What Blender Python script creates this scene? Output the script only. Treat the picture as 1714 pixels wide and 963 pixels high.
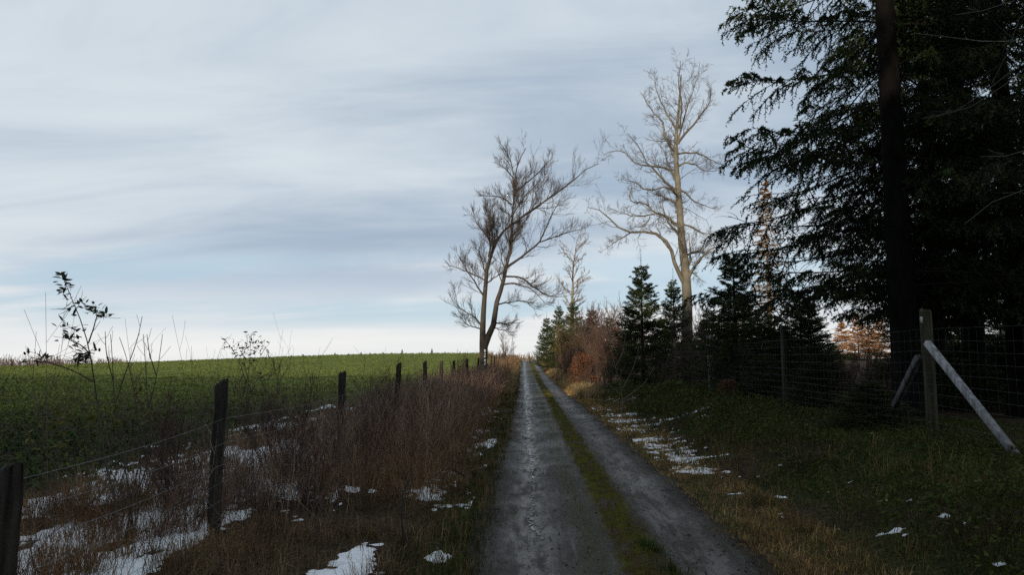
import bpy, math
import numpy as np
from mathutils import Matrix, Vector

for o in list(bpy.data.objects):
    bpy.data.objects.remove(o)
sc = bpy.context.scene
col = sc.collection
rng = np.random.default_rng(11)
rad = math.radians

# ---------------------------------------------------------------- camera
EYE = 1.6
FPX, CX0, CY0 = 1143.0, 857.0, 481.5          # focal length and centre in photo pixels
YAW, PITCH = math.atan(28 / FPX), math.atan(118.5 / FPX)
cam_d = bpy.data.cameras.new("camera")
cam_d.sensor_width = 36.0
cam_d.lens = FPX / 1714 * 36.0
cam_d.clip_start, cam_d.clip_end = 0.1, 6000
cam = bpy.data.objects.new("camera", cam_d)
col.objects.link(cam)
cam.location = (0, 0, EYE)
cam.rotation_euler = (rad(90) + PITCH, 0, YAW)
sc.camera = cam
CAMR = np.array((Matrix.Rotation(YAW, 3, 'Z') @ Matrix.Rotation(rad(90) + PITCH, 3, 'X')))

def pix(px, py, D):
    """the point at forward distance D seen at a photo pixel"""
    d = CAMR @ np.array([(px - CX0) / FPX, (CY0 - py) / FPX, -1.0])
    return d * (D / d[1]) + np.array([0, 0, EYE])

# ---------------------------------------------------------------- sky, sun, exposure
SUN_EL, SUN_SIDE = rad(11.0), 0.35              # low winter sun behind the camera, a little to its left
sun_vec = np.array([-SUN_SIDE, -1.0, 0.0]); sun_vec /= np.linalg.norm(sun_vec)
sun_vec = np.array([sun_vec[0] * math.cos(SUN_EL), sun_vec[1] * math.cos(SUN_EL), math.sin(SUN_EL)])

world = bpy.data.worlds.new("World")
sc.world = world
world.use_nodes = True
wt = world.node_tree
for n in list(wt.nodes):
    wt.nodes.remove(n)

class NT:
    """small node-tree writer"""
    def __init__(s, tree): s.t = tree
    def n(s, typ, **kw):
        nd = s.t.nodes.new(typ)
        ins = kw.pop('ins', {})
        for k, v in kw.items(): setattr(nd, k, v)
        for k, v in ins.items():
            if hasattr(v, 'is_output') or isinstance(v, bpy.types.NodeSocket): s.t.links.new(v, nd.inputs[k])
            else: nd.inputs[k].default_value = v
        return nd
    def math(s, op, a, b=None, c=None, clamp=False):
        ins = {0: a}
        if b is not None: ins[1] = b
        if c is not None: ins[2] = c
        return s.n('ShaderNodeMath', operation=op, use_clamp=clamp, ins=ins).outputs[0]
    def mix(s, f, a, b, blend='MIX'):
        nd = s.n('ShaderNodeMix', data_type='RGBA', blend_type=blend)
        for i, v in ((0, f), (6, a), (7, b)):
            if isinstance(v, bpy.types.NodeSocket): s.t.links.new(v, nd.inputs[i])
            else: nd.inputs[i].default_value = v if i == 0 else (tuple(v) + (1,))[:4]
        return nd.outputs[2]
    def ramp(s, f, stops, interp='LINEAR'):
        nd = s.n('ShaderNodeValToRGB', ins={0: f})
        cr = nd.color_ramp; cr.interpolation = interp
        while len(cr.elements) < len(stops): cr.elements.new(0.5)
        for e, (p, c) in zip(cr.elements, stops):
            e.position = p
            e.color = (c, c, c, 1) if np.isscalar(c) else tuple(c) + (1,)
        return nd.outputs[0]
    def noise(s, vec, scale, detail=4, rough=0.55, dist=0.0):
        return s.n('ShaderNodeTexNoise', ins={'Vector': vec, 'Scale': scale, 'Detail': detail, 'Roughness': rough, 'Distortion': dist}).outputs[0]
    def mapr(s, v, a, b, c=0.0, d=1.0, smooth=True):
        nd = s.n('ShaderNodeMapRange', ins={0: v, 1: a, 2: b, 3: c, 4: d})
        nd.interpolation_type = 'SMOOTHSTEP' if smooth else 'LINEAR'
        return nd.outputs[0]

w = NT(wt)
tc = w.n('ShaderNodeTexCoord').outputs['Generated']
sep = w.n('ShaderNodeSeparateXYZ', ins={0: tc})
zz = w.math('MAXIMUM', sep.outputs[2], 0.0)
den = w.math('ADD', zz, 0.17)
cu = w.math('DIVIDE', sep.outputs[0], den)
cv = w.math('DIVIDE', sep.outputs[1], den)
SKY_SHIFT = (-4.7166, 0.7961, 3.3296)
cvec = w.n('ShaderNodeCombineXYZ', ins={0: w.math('ADD', cu, SKY_SHIFT[0]), 1: w.math('ADD', cv, SKY_SHIFT[1]), 2: SKY_SHIFT[2]}).outputs[0]
rot = w.n('ShaderNodeMapping', ins={0: cvec, 2: (0, 0, rad(32)), 3: (0.62, 1.0, 1.0)}).outputs[0]
rot2 = w.n('ShaderNodeMapping', ins={0: cvec, 1: (4.0, 1.3, 0), 2: (0, 0, rad(-10)), 3: (0.40, 1.0, 1.0)}).outputs[0]
nA = w.noise(rot, 0.80, 5, 0.48, 0.7)          # broad soft veils
nB = w.noise(rot2, 2.1, 8, 0.60, 0.6)          # drawn-out streaks
nC = w.noise(cvec, 0.45, 2, 0.45, 0.2)         # large light and dark areas
bright = w.math('ADD', w.math('MULTIPLY', nA, 0.44), w.math('ADD', w.math('MULTIPLY', nB, 0.34), w.math('MULTIPLY', nC, 0.30)))
bright = w.mapr(bright, 0.43, 0.69)
low = w.mapr(zz, 0.20, 0.02)                              # thin bright bands near the horizon
cloud_hi = w.mix(bright, (3.7, 4.65, 5.85), (6.75, 7.45, 8.0))
cloud_lo = w.mix(bright, (6.2, 7.0, 7.9), (8.9, 9.0, 8.8))
cloud = w.mix(w.mapr(zz, 0.12, 0.0, 0, .8), w.mix(low, cloud_hi, cloud_lo), (9.1, 9.05, 8.7))
gap = w.mapr(w.noise(rot2, 1.15, 6, 0.55, 0.35), 0.45, 0.62)
gap = w.math('MULTIPLY', gap, w.math('ADD', 0.12, w.math('MULTIPLY', w.math('MULTIPLY', w.mapr(zz, 0.24, 0.08), w.mapr(zz, 0.03, 0.065)), 0.68)))
sky = w.n('ShaderNodeTexSky', sky_type='NISHITA', sun_disc=False, sun_elevation=SUN_EL, altitude=600, air_density=1.0, dust_density=0.6, ozone_density=1.0)
sky.sun_rotation = math.atan2(sun_vec[0], sun_vec[1])
blue = w.mix(0.80, sky.outputs[0], (4.9, 6.6, 8.1))
final = w.mix(gap, cloud, blue)
bg = w.n('ShaderNodeBackground', ins={0: final, 1: 0.1})
wo = w.n('ShaderNodeOutputWorld')
wt.links.new(bg.outputs[0], wo.inputs[0])

sl = bpy.data.lights.new("sun", 'SUN')
sl.energy, sl.angle, sl.color = 4.8, rad(0.53), (1.0, 0.86, 0.68)
so = bpy.data.objects.new("sun", sl)
col.objects.link(so)
so.rotation_euler = Vector(sun_vec).to_track_quat('Z', 'Y').to_euler()

vs = sc.view_settings
vs.view_transform, vs.look, vs.exposure, vs.gamma, vs.use_curve_mapping = 'Standard', 'None', 0.0, 1.0, False
sc.render.engine = 'CYCLES'
sc.cycles.max_bounces = 5
sc.cycles.diffuse_bounces = 3
sc.cycles.glossy_bounces = 2
sc.cycles.transmission_bounces = 3
sc.cycles.transparent_max_bounces = 4
sc.cycles.use_denoising = False

# ---------------------------------------------------------------- numeric helpers
def smooth(a, b, x):
    t = np.clip((np.asarray(x, float) - a) / (b - a), 0, 1)
    return t * t * (3 - 2 * t)

def _hash(ix, iy, seed):
    h = (ix.astype(np.int64) * 374761393 + iy.astype(np.int64) * 668265263 + seed * 974634777) & 0x7fffffff
    h = ((h ^ (h >> 13)) * 1274126177) & 0x7fffffff
    return ((h ^ (h >> 16)) & 0xffff) / 65535.0

def vnoise(x, y, seed=0):
    x = np.asarray(x, float); y = np.asarray(y, float)
    ix, iy = np.floor(x), np.floor(y)
    fx, fy = x - ix, y - iy
    fx = fx * fx * (3 - 2 * fx); fy = fy * fy * (3 - 2 * fy)
    a = _hash(ix, iy, seed); b = _hash(ix + 1, iy, seed)
    c = _hash(ix, iy + 1, seed); d = _hash(ix + 1, iy + 1, seed)
    return (a * (1 - fx) + b * fx) * (1 - fy) + (c * (1 - fx) + d * fx) * fy

def fbm(x, y, seed=0, oct=4):
    s, a, t = 0.0, 0.5, 0.0
    for i in range(oct):
        s = s + a * vnoise(x * 2 ** i + 17 * i, y * 2 ** i - 9 * i, seed + i)
        t += a; a *= 0.5
    return s / t

def unit(v):
    return v / np.maximum(np.linalg.norm(v, axis=-1, keepdims=True), 1e-9)

class MB:
    """collects vertices, triangles, quads and colours; build() links ONE mesh object"""
    def __init__(s): s.v, s.q, s.t, s.c, s.n = [], [], [], [], 0
    def add(s, V, Q=None, T=None, C=(0.5, 0.5, 0.5)):
        V = np.asarray(V, float).reshape(-1, 3)
        s.v.append(V)
        C = np.asarray(C, float)
        s.c.append(np.broadcast_to(C, V.shape) if C.ndim == 1 else C)
        if Q is not None and len(Q): s.q.append(np.asarray(Q, np.int64).reshape(-1, 4) + s.n)
        if T is not None and len(T): s.t.append(np.asarray(T, np.int64).reshape(-1, 3) + s.n)
        s.n += len(V)
    def mesh(s, name, mat, shade=False):
        V = np.concatenate(s.v)
        Q = np.concatenate(s.q) if s.q else np.zeros((0, 4), np.int64)
        T = np.concatenate(s.t) if s.t else np.zeros((0, 3), np.int64)
        me = bpy.data.meshes.new(name)
        me.vertices.add(len(V)); me.vertices.foreach_set('co', V.astype(np.float32).ravel())
        loops = np.concatenate([Q.ravel(), T.ravel()]).astype(np.int32)
        me.loops.add(len(loops)); me.loops.foreach_set('vertex_index', loops)
        starts = np.concatenate([np.arange(len(Q)) * 4, len(Q) * 4 + np.arange(len(T)) * 3]).astype(np.int32)
        me.polygons.add(len(starts)); me.polygons.foreach_set('loop_start', starts)
        if shade: me.polygons.foreach_set('use_smooth', np.ones(len(starts), bool))
        C = np.concatenate(s.c)
        at = me.attributes.new('col', 'FLOAT_COLOR', 'POINT')
        at.data.foreach_set('color', np.concatenate([C, np.ones((len(C), 1))], 1).astype(np.float32).ravel())
        me.materials.append(mat)
        me.update(calc_edges=True)
        return me
    def build(s, name, mat, parent=None, shade=False):
        return link(name, s.mesh(name, mat, shade), parent)

def link(name, me, parent=None):
    o = bpy.data.objects.new(name, me)
    col.objects.link(o)
    o.parent = parent
    return o

def tag(o, label=None, cat=None, group=None, kind=None):
    for k, v in (('label', label), ('category', cat), ('group', group), ('kind', kind)):
        if v: o[k] = v
    return o

def empty(name, loc, label=None, cat=None, group=None):
    o = bpy.data.objects.new(name, None)
    o.location = loc
    o.empty_display_size = 0.2
    col.objects.link(o)
    return tag(o, label, cat, group)

def dup(root, loc, rz=0.0, s=1.0, label=None, group=None, sz=None):
    r = root.copy(); col.objects.link(r)
    r.location = loc; r.rotation_euler = (0, 0, rz); r.scale = (s, s, sz or s)
    tag(r, label, None, group)
    for ch in root.children:
        c = ch.copy(); col.objects.link(c); c.parent = r
    return r

def tubes(P, R, S=3, cap=False):
    """P (N,K,3) polylines, R (N,K) radii -> vertices and quads"""
    N, K, _ = P.shape
    T = unit(np.gradient(P, axis=1))
    ref = np.where(np.abs(T[..., 2:3]) < 0.9, np.array([0, 0, 1.0]), np.array([1.0, 0, 0]))
    ref = np.broadcast_to(ref[:, :1], T.shape)
    A = unit(np.cross(ref, T)); B = np.cross(T, A)
    an = np.arange(S) * 2 * math.pi / S
    V = P[:, :, None] + R[:, :, None, None] * (A[:, :, None] * np.cos(an)[None, None, :, None] + B[:, :, None] * np.sin(an)[None, None, :, None])
    idx = np.arange(N * K * S).reshape(N, K, S)
    a, b = idx[:, :-1], idx[:, 1:]
    Q = np.stack([a, np.roll(a, -1, 2), np.roll(b, -1, 2), b], -1).reshape(-1, 4)
    return V.reshape(-1, 3), Q

def per(Pn, cnt):
    return np.repeat(Pn, cnt, axis=0)

def at_t(P, t):
    N, K, _ = P.shape
    f = np.clip(t, 0, 0.999) * (K - 1)
    i = f.astype(int); u = (f - i)[:, None]
    r = np.arange(N)
    return P[r, i] * (1 - u) + P[r, i + 1] * u, unit(P[r, i + 1] - P[r, i])

def at_r(R, t):
    K = R.shape[1]
    f = np.clip(t, 0, 0.999) * (K - 1)
    i = f.astype(int); u = f - i
    r = np.arange(len(R))
    return R[r, i] * (1 - u) + R[r, i + 1] * u

def length(P):
    return np.linalg.norm(np.diff(P, axis=1), axis=2).sum(1)

def branch(P, R, nc, t0, t1, ang, ratio, up=0.05, wob=0.12, K=5, rr=0.6, rtip=0.004, lmin=0.0, flat=0.0, taper=0.55, rmax=9.0, rmin=0.0, sp=0.0):
    """children on every polyline: vectorised recursive branching"""
    N = len(P)
    pi = np.repeat(np.arange(N), nc)
    j = np.tile(np.arange(nc), N)
    if sp:                                   # short parents carry fewer children
        kp = rng.random(N * nc) < length(P)[pi] / (nc * sp)
        pi, j = pi[kp], j[kp]
    t = t0 + (t1 - t0) * (j + rng.random(len(pi))) / nc
    pos, tan = at_t(P[pi], t)
    rnd = rng.normal(size=(len(pi), 3)); rnd[:, 2] *= (1 - flat)
    side = unit(rnd - (rnd * tan).sum(1, keepdims=True) * tan)
    a = ang[0] + ang[1] * rng.normal(size=len(pi))
    d = unit(np.cos(a)[:, None] * tan + np.sin(a)[:, None] * side)
    L = np.maximum(length(P)[pi] * ratio * (1 - taper * t) * rng.uniform(0.55, 1.25, len(pi)), lmin)
    pts = [pos]
    for k in range(K - 1):
        d = unit(d + wob * rng.normal(size=d.shape) + np.array([0, 0, up]))
        pts.append(pts[-1] + d * (L / (K - 1))[:, None])
    Pc = np.stack(pts, 1)
    r0 = np.clip(at_r(R[pi], t) * rr, rmin, rmax)
    r0 = np.maximum(r0, rtip)
    Rc = r0[:, None] + (rtip - r0)[:, None] * np.linspace(0, 1, K)[None] ** 0.8
    return Pc, Rc

def resample(pts, K):
    pts = np.asarray(pts, float)
    s = np.concatenate([[0], np.cumsum(np.linalg.norm(np.diff(pts[:, :3], axis=0), axis=1))])
    u = np.linspace(0, s[-1], K)
    # smooth interpolation (Catmull-Rom through numpy: cubic on each column via finite slopes)
    out = []
    for c in range(pts.shape[1]):
        m = np.gradient(pts[:, c], s) if len(pts) > 2 else np.full(len(pts), (pts[-1, c] - pts[0, c]) / max(s[-1], 1e-9))
        i = np.clip(np.searchsorted(s, u, side='right') - 1, 0, len(s) - 2)
        h = s[i + 1] - s[i]; q = (u - s[i]) / h
        out.append((2*q**3-3*q**2+1)*pts[i, c] + (q**3-2*q**2+q)*h*m[i] + (-2*q**3+3*q**2)*pts[i+1, c] + (q**3-q**2)*h*m[i+1])
    return np.stack(out, 1)

# ---------------------------------------------------------------- terrain
_RY = np.array([-60, 0, 20, 36, 47, 64, 85, 104, 112, 130, 170, 260, 500, 3000.])
_RZ = np.array([0, 0, 0, 0.0, .15, .46, .82, 1.08, 1.15, 1.0, 0.4, -2, -8, -30.])
_CY = np.array([-60, 0, 20, 36, 47, 64, 104, 3000.])
_CX = np.array([.72, .71, .66, .57, .45, .27, 0.0, 0.0])
def pch(xs, ys, x):
    m = np.gradient(ys, xs)
    x = np.clip(np.asarray(x, float), xs[0], xs[-1])
    i = np.clip(np.searchsorted(xs, x, side='right') - 1, 0, len(xs) - 2)
    h = xs[i + 1] - xs[i]; q = (x - xs[i]) / h
    return (2*q**3-3*q**2+1)*ys[i] + (q**3-2*q**2+q)*h*m[i] + (-2*q**3+3*q**2)*ys[i+1] + (q**3-q**2)*h*m[i+1]
def track_x(y): return np.interp(y, _CY, _CX)
def prof(y): return np.interp(y, _RY, _RZ)
def field_z(x, y):
    crest = 2.75 - 0.068 * np.log1p(np.exp((-x - 46) / 12)) * 12
    up = smooth(42, 165, y)
    return crest * up - 0.02 * np.maximum(y - 175, 0)
def H0(x, y):
    x = np.asarray(x, float); y = np.asarray(y, float)
    z = prof(y)
    wl = smooth(-4, -11, x)
    z = z * (1 - wl) + field_z(x, y) * wl
    z = z + 0.42 * smooth(2.3, 4.8, x) + 0.08 * smooth(-0.7, -2.4, x) - 0.03 * smooth(-4.5, -6.5, x)
    far = smooth(200, 60, np.hypot(x, y))
    lat = x - track_x(y)
    off = smooth(1.1, 1.7, np.abs(lat))
    bump = 0.05 * (fbm(x * 1.6, y * 1.6, 3) - 0.5) + 0.10 * (fbm(x * .45, y * .45, 8, 2) - 0.5)
    bank = smooth(2.2, 3.4, x) * smooth(8, 6, x)
    bump = bump + bank * 0.30 * (fbm(x * .9, y * .8, 21, 3) - 0.5)
    bump = bump + smooth(-1.2, -2.4, x) * smooth(-7, -4, x) * 0.16 * (fbm(x * 1.2, y * 1.0, 31, 3) - 0.45)
    return z + bump * off * far
def lane(lat):
    """relief across the track: two worn lanes and a raised middle"""
    return 0.045 * np.exp(-((lat - 0.19) / 0.19) ** 2) - 0.042 * np.exp(-((lat + 0.68) / 0.20) ** 2) - 0.035 * np.exp(-((lat - 0.72) / 0.2) ** 2) + 0.012 * np.exp(-((lat + 0.19) / 0.1) ** 2)
def ground(x, y):
    lat = np.asarray(x) - track_x(y)
    on = smooth(1.25, 1.05, np.abs(lat))
    return H0(x, y) + on * (lane(lat) + 0.034 * (fbm(np.asarray(x) * 2.6, np.asarray(y) * 1.7, 41) - 0.5))

# ---------------------------------------------------------------- materials
def attr_mat(name, rough=0.75, spec=0.25, var=0.35, vscale=6.0, bump=0.0, bscale=40.0, trans=0.0, stretch=None):
    m = bpy.data.materials.new(name); m.use_nodes = True
    t = NT(m.node_tree); b = m.node_tree.nodes['Principled BSDF']
    a = t.n('ShaderNodeAttribute', attribute_name='col').outputs['Color']
    tcn = t.n('ShaderNodeTexCoord').outputs['Object']
    if stretch: tcn = t.n('ShaderNodeMapping', ins={0: tcn, 3: stretch}).outputs[0]
    n = t.noise(tcn, vscale, 4)
    f = t.mapr(n, 0.25, 0.75, 1 - var, 1 + var)
    c = t.n('ShaderNodeVectorMath', operation='SCALE', ins={0: a, 3: f}).outputs[0]
    m.node_tree.links.new(c, b.inputs['Base Color'])
    b.inputs['Roughness'].default_value = rough
    b.inputs['Specular IOR Level'].default_value = spec
    if bump:
        bn = t.n('ShaderNodeBump', ins={'Strength': 1.0, 'Distance': bump, 'Height': t.noise(tcn, bscale, 5, 0.65)})
        m.node_tree.links.new(bn.outputs[0], b.inputs['Normal'])
    if trans:
        tr = t.n('ShaderNodeBsdfTranslucent', ins={0: c})
        mx = t.n('ShaderNodeMixShader', ins={0: trans, 1: b.outputs[0], 2: tr.outputs[0]})
        m.node_tree.links.new(mx.outputs[0], m.node_tree.nodes['Material Output'].inputs[0])
    return m

M = {
    'needle': attr_mat('needle', 0.75, 0.08, 0.35, 2.0, trans=0.10),
    'leaf': attr_mat('leaf', 0.7, 0.10, 0.3, 6.0, trans=0.25),
    'grass': attr_mat('grass_blade', 0.8, 0.08, 0.35, 2.5, trans=0.22),
    'crop': attr_mat('crop_leaf', 0.7, 0.12, 0.4, 0.5, trans=0.20),
    'stem': attr_mat('dry_stem', 0.85, 0.06, 0.3, 3.0),
    'bark': attr_mat('bark', 0.9, 0.05, 0.45, 7.0, 0.02, 26.0, stretch=(1, 1, 0.35)),
    'beech_bark': attr_mat('beech_bark', 0.8, 0.2, 0.30, 2.2, 0.008, 14.0),
    'twig': attr_mat('twig', 0.8, 0.15, 0.25, 2.0),
    'timber': attr_mat('weathered_timber', 0.9, 0.12, 0.55, 16.0, 0.006, 60.0, stretch=(1, 1, 0.08)),
    'wire': attr_mat('galvanised_wire', 0.45, 0.5, 0.2, 10.0),
    'paint': attr_mat('trail_paint', 0.6, 0.3, 0.1, 20.0),
}

def ground_mat():
    m = bpy.data.materials.new('ground_cover'); m.use_nodes = True
    t = NT(m.node_tree); b = m.node_tree.nodes['Principled BSDF']
    a = t.n('ShaderNodeAttribute', attribute_name='col').outputs['Color']
    p = t.n('ShaderNodeTexCoord').outputs['Object']
    n1 = t.noise(p, 1.3, 5, 0.6); n2 = t.noise(p, 14.0, 5, 0.65); n3 = t.noise(p, 0.15, 3)
    f = t.math('MULTIPLY', t.mapr(n1, .3, .7, .65, 1.35), t.math('MULTIPLY', t.mapr(n2, .3, .7, .55, 1.45), t.mapr(n3, .3, .7, .85, 1.15)))
    c = t.n('ShaderNodeVectorMath', operation='SCALE', ins={0: a, 3: f}).outputs[0]
    m.node_tree.links.new(c, b.inputs['Base Color'])
    b.inputs['Roughness'].default_value = 0.9
    b.inputs['Specular IOR Level'].default_value = 0.05
    bn = t.n('ShaderNodeBump', ins={'Strength': 1.0, 'Distance': 0.05, 'Height': t.math('ADD', n2, t.noise(p, 45.0, 4))})
    m.node_tree.links.new(bn.outputs[0], b.inputs['Normal'])
    return m

def track_mat():
    m = bpy.data.materials.new('wet_track'); m.use_nodes = True
    t = NT(m.node_tree); b = m.node_tree.nodes['Principled BSDF']
    lat = t.n('ShaderNodeAttribute', attribute_name='lat').outputs['Fac']
    p = t.n('ShaderNodeTexCoord').outputs['Object']
    pl = t.n('ShaderNodeMapping', ins={0: p, 3: (1.0, 0.35, 1.0)}).outputs[0]
    nd = t.noise(pl, 3.0, 5, 0.6); nf = t.noise(pl, 22.0, 4, 0.6); nl = t.noise(p, 0.6, 4, 0.55)
    ns = t.noise(t.n('ShaderNodeMapping', ins={0: p, 3: (1.0, 1.6, 1.0)}).outputs[0], 38.0, 4, 0.75); nm = t.noise(pl, 7.0, 5, 0.65)
    l = t.math('ADD', lat, t.math('ADD', t.math('MULTIPLY', t.math('SUBTRACT', nd, .5), 0.30), t.math('MULTIPLY', t.math('SUBTRACT', nf, .5), 0.22)))
    u = t.mapr(l, -1.3, 1.3, 0, 1, False)
    def q(v): return (v + 1.3) / 2.6
    lc = t.math('MAXIMUM', t.mapr(t.math('ABSOLUTE', t.math('ADD', l, 0.66)), .34, .08), t.mapr(t.math('ABSOLUTE', t.math('SUBTRACT', l, 0.70)), .30, .08))
    lane_c = t.mix(t.math('MULTIPLY', lc, t.mapr(nl, .30, .60, .35, 1.0)), (0.056, 0.047, 0.037), (0.165, 0.150, 0.134))
    lane_c = t.mix(t.mapr(nm, .46, .60, 0, .8), lane_c, (0.038, 0.030, 0.023))
    ny = t.noise(t.n('ShaderNodeMapping', ins={0: p, 3: (9.0, 0.35, 1.0)}).outputs[0], 1.6, 4, 0.6)
    lane_c = t.mix(t.mapr(ny, .50, .68, 0, .75), lane_c, (0.034, 0.027, 0.020))
    lane_c = t.mix(t.mapr(ny, .44, .30, 0, .45), lane_c, (0.19, 0.182, 0.172))
    lane_c = t.mix(t.mapr(ns, .56, .66, 0, .85), lane_c, (0.020, 0.016, 0.012))
    lane_c = t.mix(t.mapr(ns, .40, .30, 0, .35), lane_c, (0.26, 0.25, 0.235))
    edge = t.ramp(u, [(q(-1.16), 1.0), (q(-0.90), 0.0), (q(0.92), 0.0), (q(1.14), 1.0)])
    c = t.mix(t.math('MULTIPLY', edge, 0.9), lane_c, (0.030, 0.024, 0.017))
    moss = t.ramp(u, [(q(-0.34), 0.0), (q(-0.25), 1.0), (q(-0.13), 1.0), (q(-0.04), 0.0)])
    moss = t.math('MULTIPLY', moss, t.mapr(nm, .72, .50))
    c = t.mix(moss, c, (0.038, 0.038, 0.012))
    strip = t.ramp(u, [(q(-0.06), 0.0), (q(0.05), 1.0), (q(0.31), 1.0), (q(0.46), 0.0)])
    strip = t.math('MULTIPLY', strip, t.mapr(nm, .72, .52, .30, 1.0))
    sc_ = t.mix(t.mapr(nm, .40, .58), (0.080, 0.078, 0.017), (0.060, 0.044, 0.022))
    c = t.mix(strip, c, sc_)
    m.node_tree.links.new(c, b.inputs['Base Color'])
    rut = t.math('MULTIPLY', t.mapr(t.math('ABSOLUTE', t.math('ADD', l, 0.68)), .26, .04), t.mapr(nm, .66, .42))
    wet = t.math('MULTIPLY', t.math('MAXIMUM', t.mapr(nl, .42, .66, 0, .6), rut), t.math('SUBTRACT', 1.0, strip))
    rg = t.mapr(wet, 0, 1, 0.78, 0.26, False)
    m.node_tree.links.new(rg, b.inputs['Roughness'])
    m.node_tree.links.new(t.math('MULTIPLY', t.math('SUBTRACT', 1.0, t.math('MAXIMUM', strip, t.math('MULTIPLY', edge, .8))), 0.30), b.inputs['Specular IOR Level'])
    hh = t.math('ADD', t.math('MULTIPLY', nm, 1.0), t.math('ADD', t.math('MULTIPLY', ns, 0.35), t.math('MULTIPLY', t.noise(p, 55.0, 4, .7), .5)))
    bn = t.n('ShaderNodeBump', ins={'Strength': 1.0, 'Distance': 0.035, 'Height': hh})
    m.node_tree.links.new(bn.outputs[0], b.inputs['Normal'])
    return m

def plain_mat(name, c, rough, spec=0.3, bump=0.0, bscale=30.0):
    m = bpy.data.materials.new(name); m.use_nodes = True
    t = NT(m.node_tree); b = m.node_tree.nodes['Principled BSDF']
    p = t.n('ShaderNodeTexCoord').outputs['Object']
    n = t.noise(p, bscale, 5)
    cc = t.mix(n, tuple(v * .82 for v in c), tuple(min(v * 1.15, .93) for v in c))
    m.node_tree.links.new(cc, b.inputs['Base Color'])
    b.inputs['Roughness'].default_value = rough
    b.inputs['Specular IOR Level'].default_value = spec
    if bump:
        bn = t.n('ShaderNodeBump', ins={'Strength': 1.0, 'Distance': bump, 'Height': n})
        m.node_tree.links.new(bn.outputs[0], b.inputs['Normal'])
    return m
M['ground'] = ground_mat(); M['track'] = track_mat()
M['snow'] = plain_mat('old_snow', (0.80, 0.82, 0.86), 0.75, 0.25, 0.02, 22.0)
M['melt'] = plain_mat('melt_water', (0.09, 0.09, 0.092), 0.22, 0.5, 0.002, 25.0)

# ---------------------------------------------------------------- ground sheet
def axis_pts(dense0, dense1, step, lo, hi, g=1.13):
    a = list(np.arange(dense0, dense1 + 1e-6, step))
    s, v = step, dense1
    while v < hi: s *= g; v += s; a.append(v)
    s, v, left = step, dense0, []
    while v > lo: s *= g; v -= s; left.append(v)
    return np.array(left[::-1] + a)
gx = axis_pts(-7.5, 8.0, 0.16, -2500, 2500, 1.10)
gy = axis_pts(2.0, 40.0, 0.16, -400, 4000, 1.07)
GX, GY = np.meshgrid(gx, gy)
lat = GX - track_x(GY)
GZ = ground(GX, GY) - 0.02 * smooth(1.3, 1.05, np.abs(lat)) * (GY < 116)
C = np.zeros(GX.shape + (3,))
litter = np.array([0.060, 0.042, 0.026]); green = np.array([0.040, 0.052, 0.016]); field = np.array([0.135, 0.155, 0.035])
soil = np.array([0.045, 0.034, 0.022]); moss = np.array([0.030, 0.040, 0.012])
nz = fbm(GX * .7, GY * .7, 5)[..., None]
C[:] = litter
k = (smooth(2.2, 3.2, GX) * smooth(7.5, 6.0, GX) * smooth(34, 26, GY))[..., None] * smooth(.3, .55, nz)
C = C * (1 - k) + moss * k
k = smooth(2.1, 1.2, np.abs(lat))[..., None] * smooth(.35, .6, nz) * 0.8
C = C * (1 - k) + green * k
k = smooth(-3.8, -5.2, GX)[..., None]
far = smooth(14, 45, GY)[..., None]
C = C * (1 - k) + k * (soil * (1 - far) + field * far)
mb = MB()
nxg, nyg = len(gx), len(gy)
idx = np.arange(nxg * nyg).reshape(nyg, nxg)
Q = np.stack([idx[:-1, :-1], idx[:-1, 1:], idx[1:, 1:], idx[1:, :-1]], -1).reshape(-1, 4)
mb.add(np.stack([GX, GY, GZ], -1), Q, C=C.reshape(-1, 3))
tag(mb.build('ground', M['ground'], shade=True), 'ground of field, verges, bank and forest floor', kind='structure')

# ---------------------------------------------------------------- track
ty = np.concatenate([np.arange(-12, 2, 0.4), np.arange(2, 30, 0.1), np.arange(30, 60, 0.25), np.arange(60, 116, 0.5)])
tl = np.linspace(-1.28, 1.28, 41)
TL, TY = np.meshgrid(tl, ty)
TL2 = TL + (np.abs(TL) > 1.2) * np.sign(TL) * 0.10 * (fbm(TY * 1.1, TL * 3, 77) - 0.5)
TX = TL2 + track_x(TY)
TZ = ground(TX, TY) + 0.006 - 0.03 * smooth(1.18, 1.28, np.abs(TL))
mb = MB()
idx = np.arange(TL.size).reshape(TL.shape)
Q = np.stack([idx[:-1, :-1], idx[:-1, 1:], idx[1:, 1:], idx[1:, :-1]], -1).reshape(-1, 4)
mb.add(np.stack([TX, TY, TZ], -1), Q)
trk = mb.build('track', M['track'], shade=True)
la = trk.data.attributes.new('lat', 'FLOAT', 'POINT')
la.data.foreach_set('value', TL.astype(np.float32).ravel())
tag(trk, 'wet farm track with two worn grey lanes', kind='structure')

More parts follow.
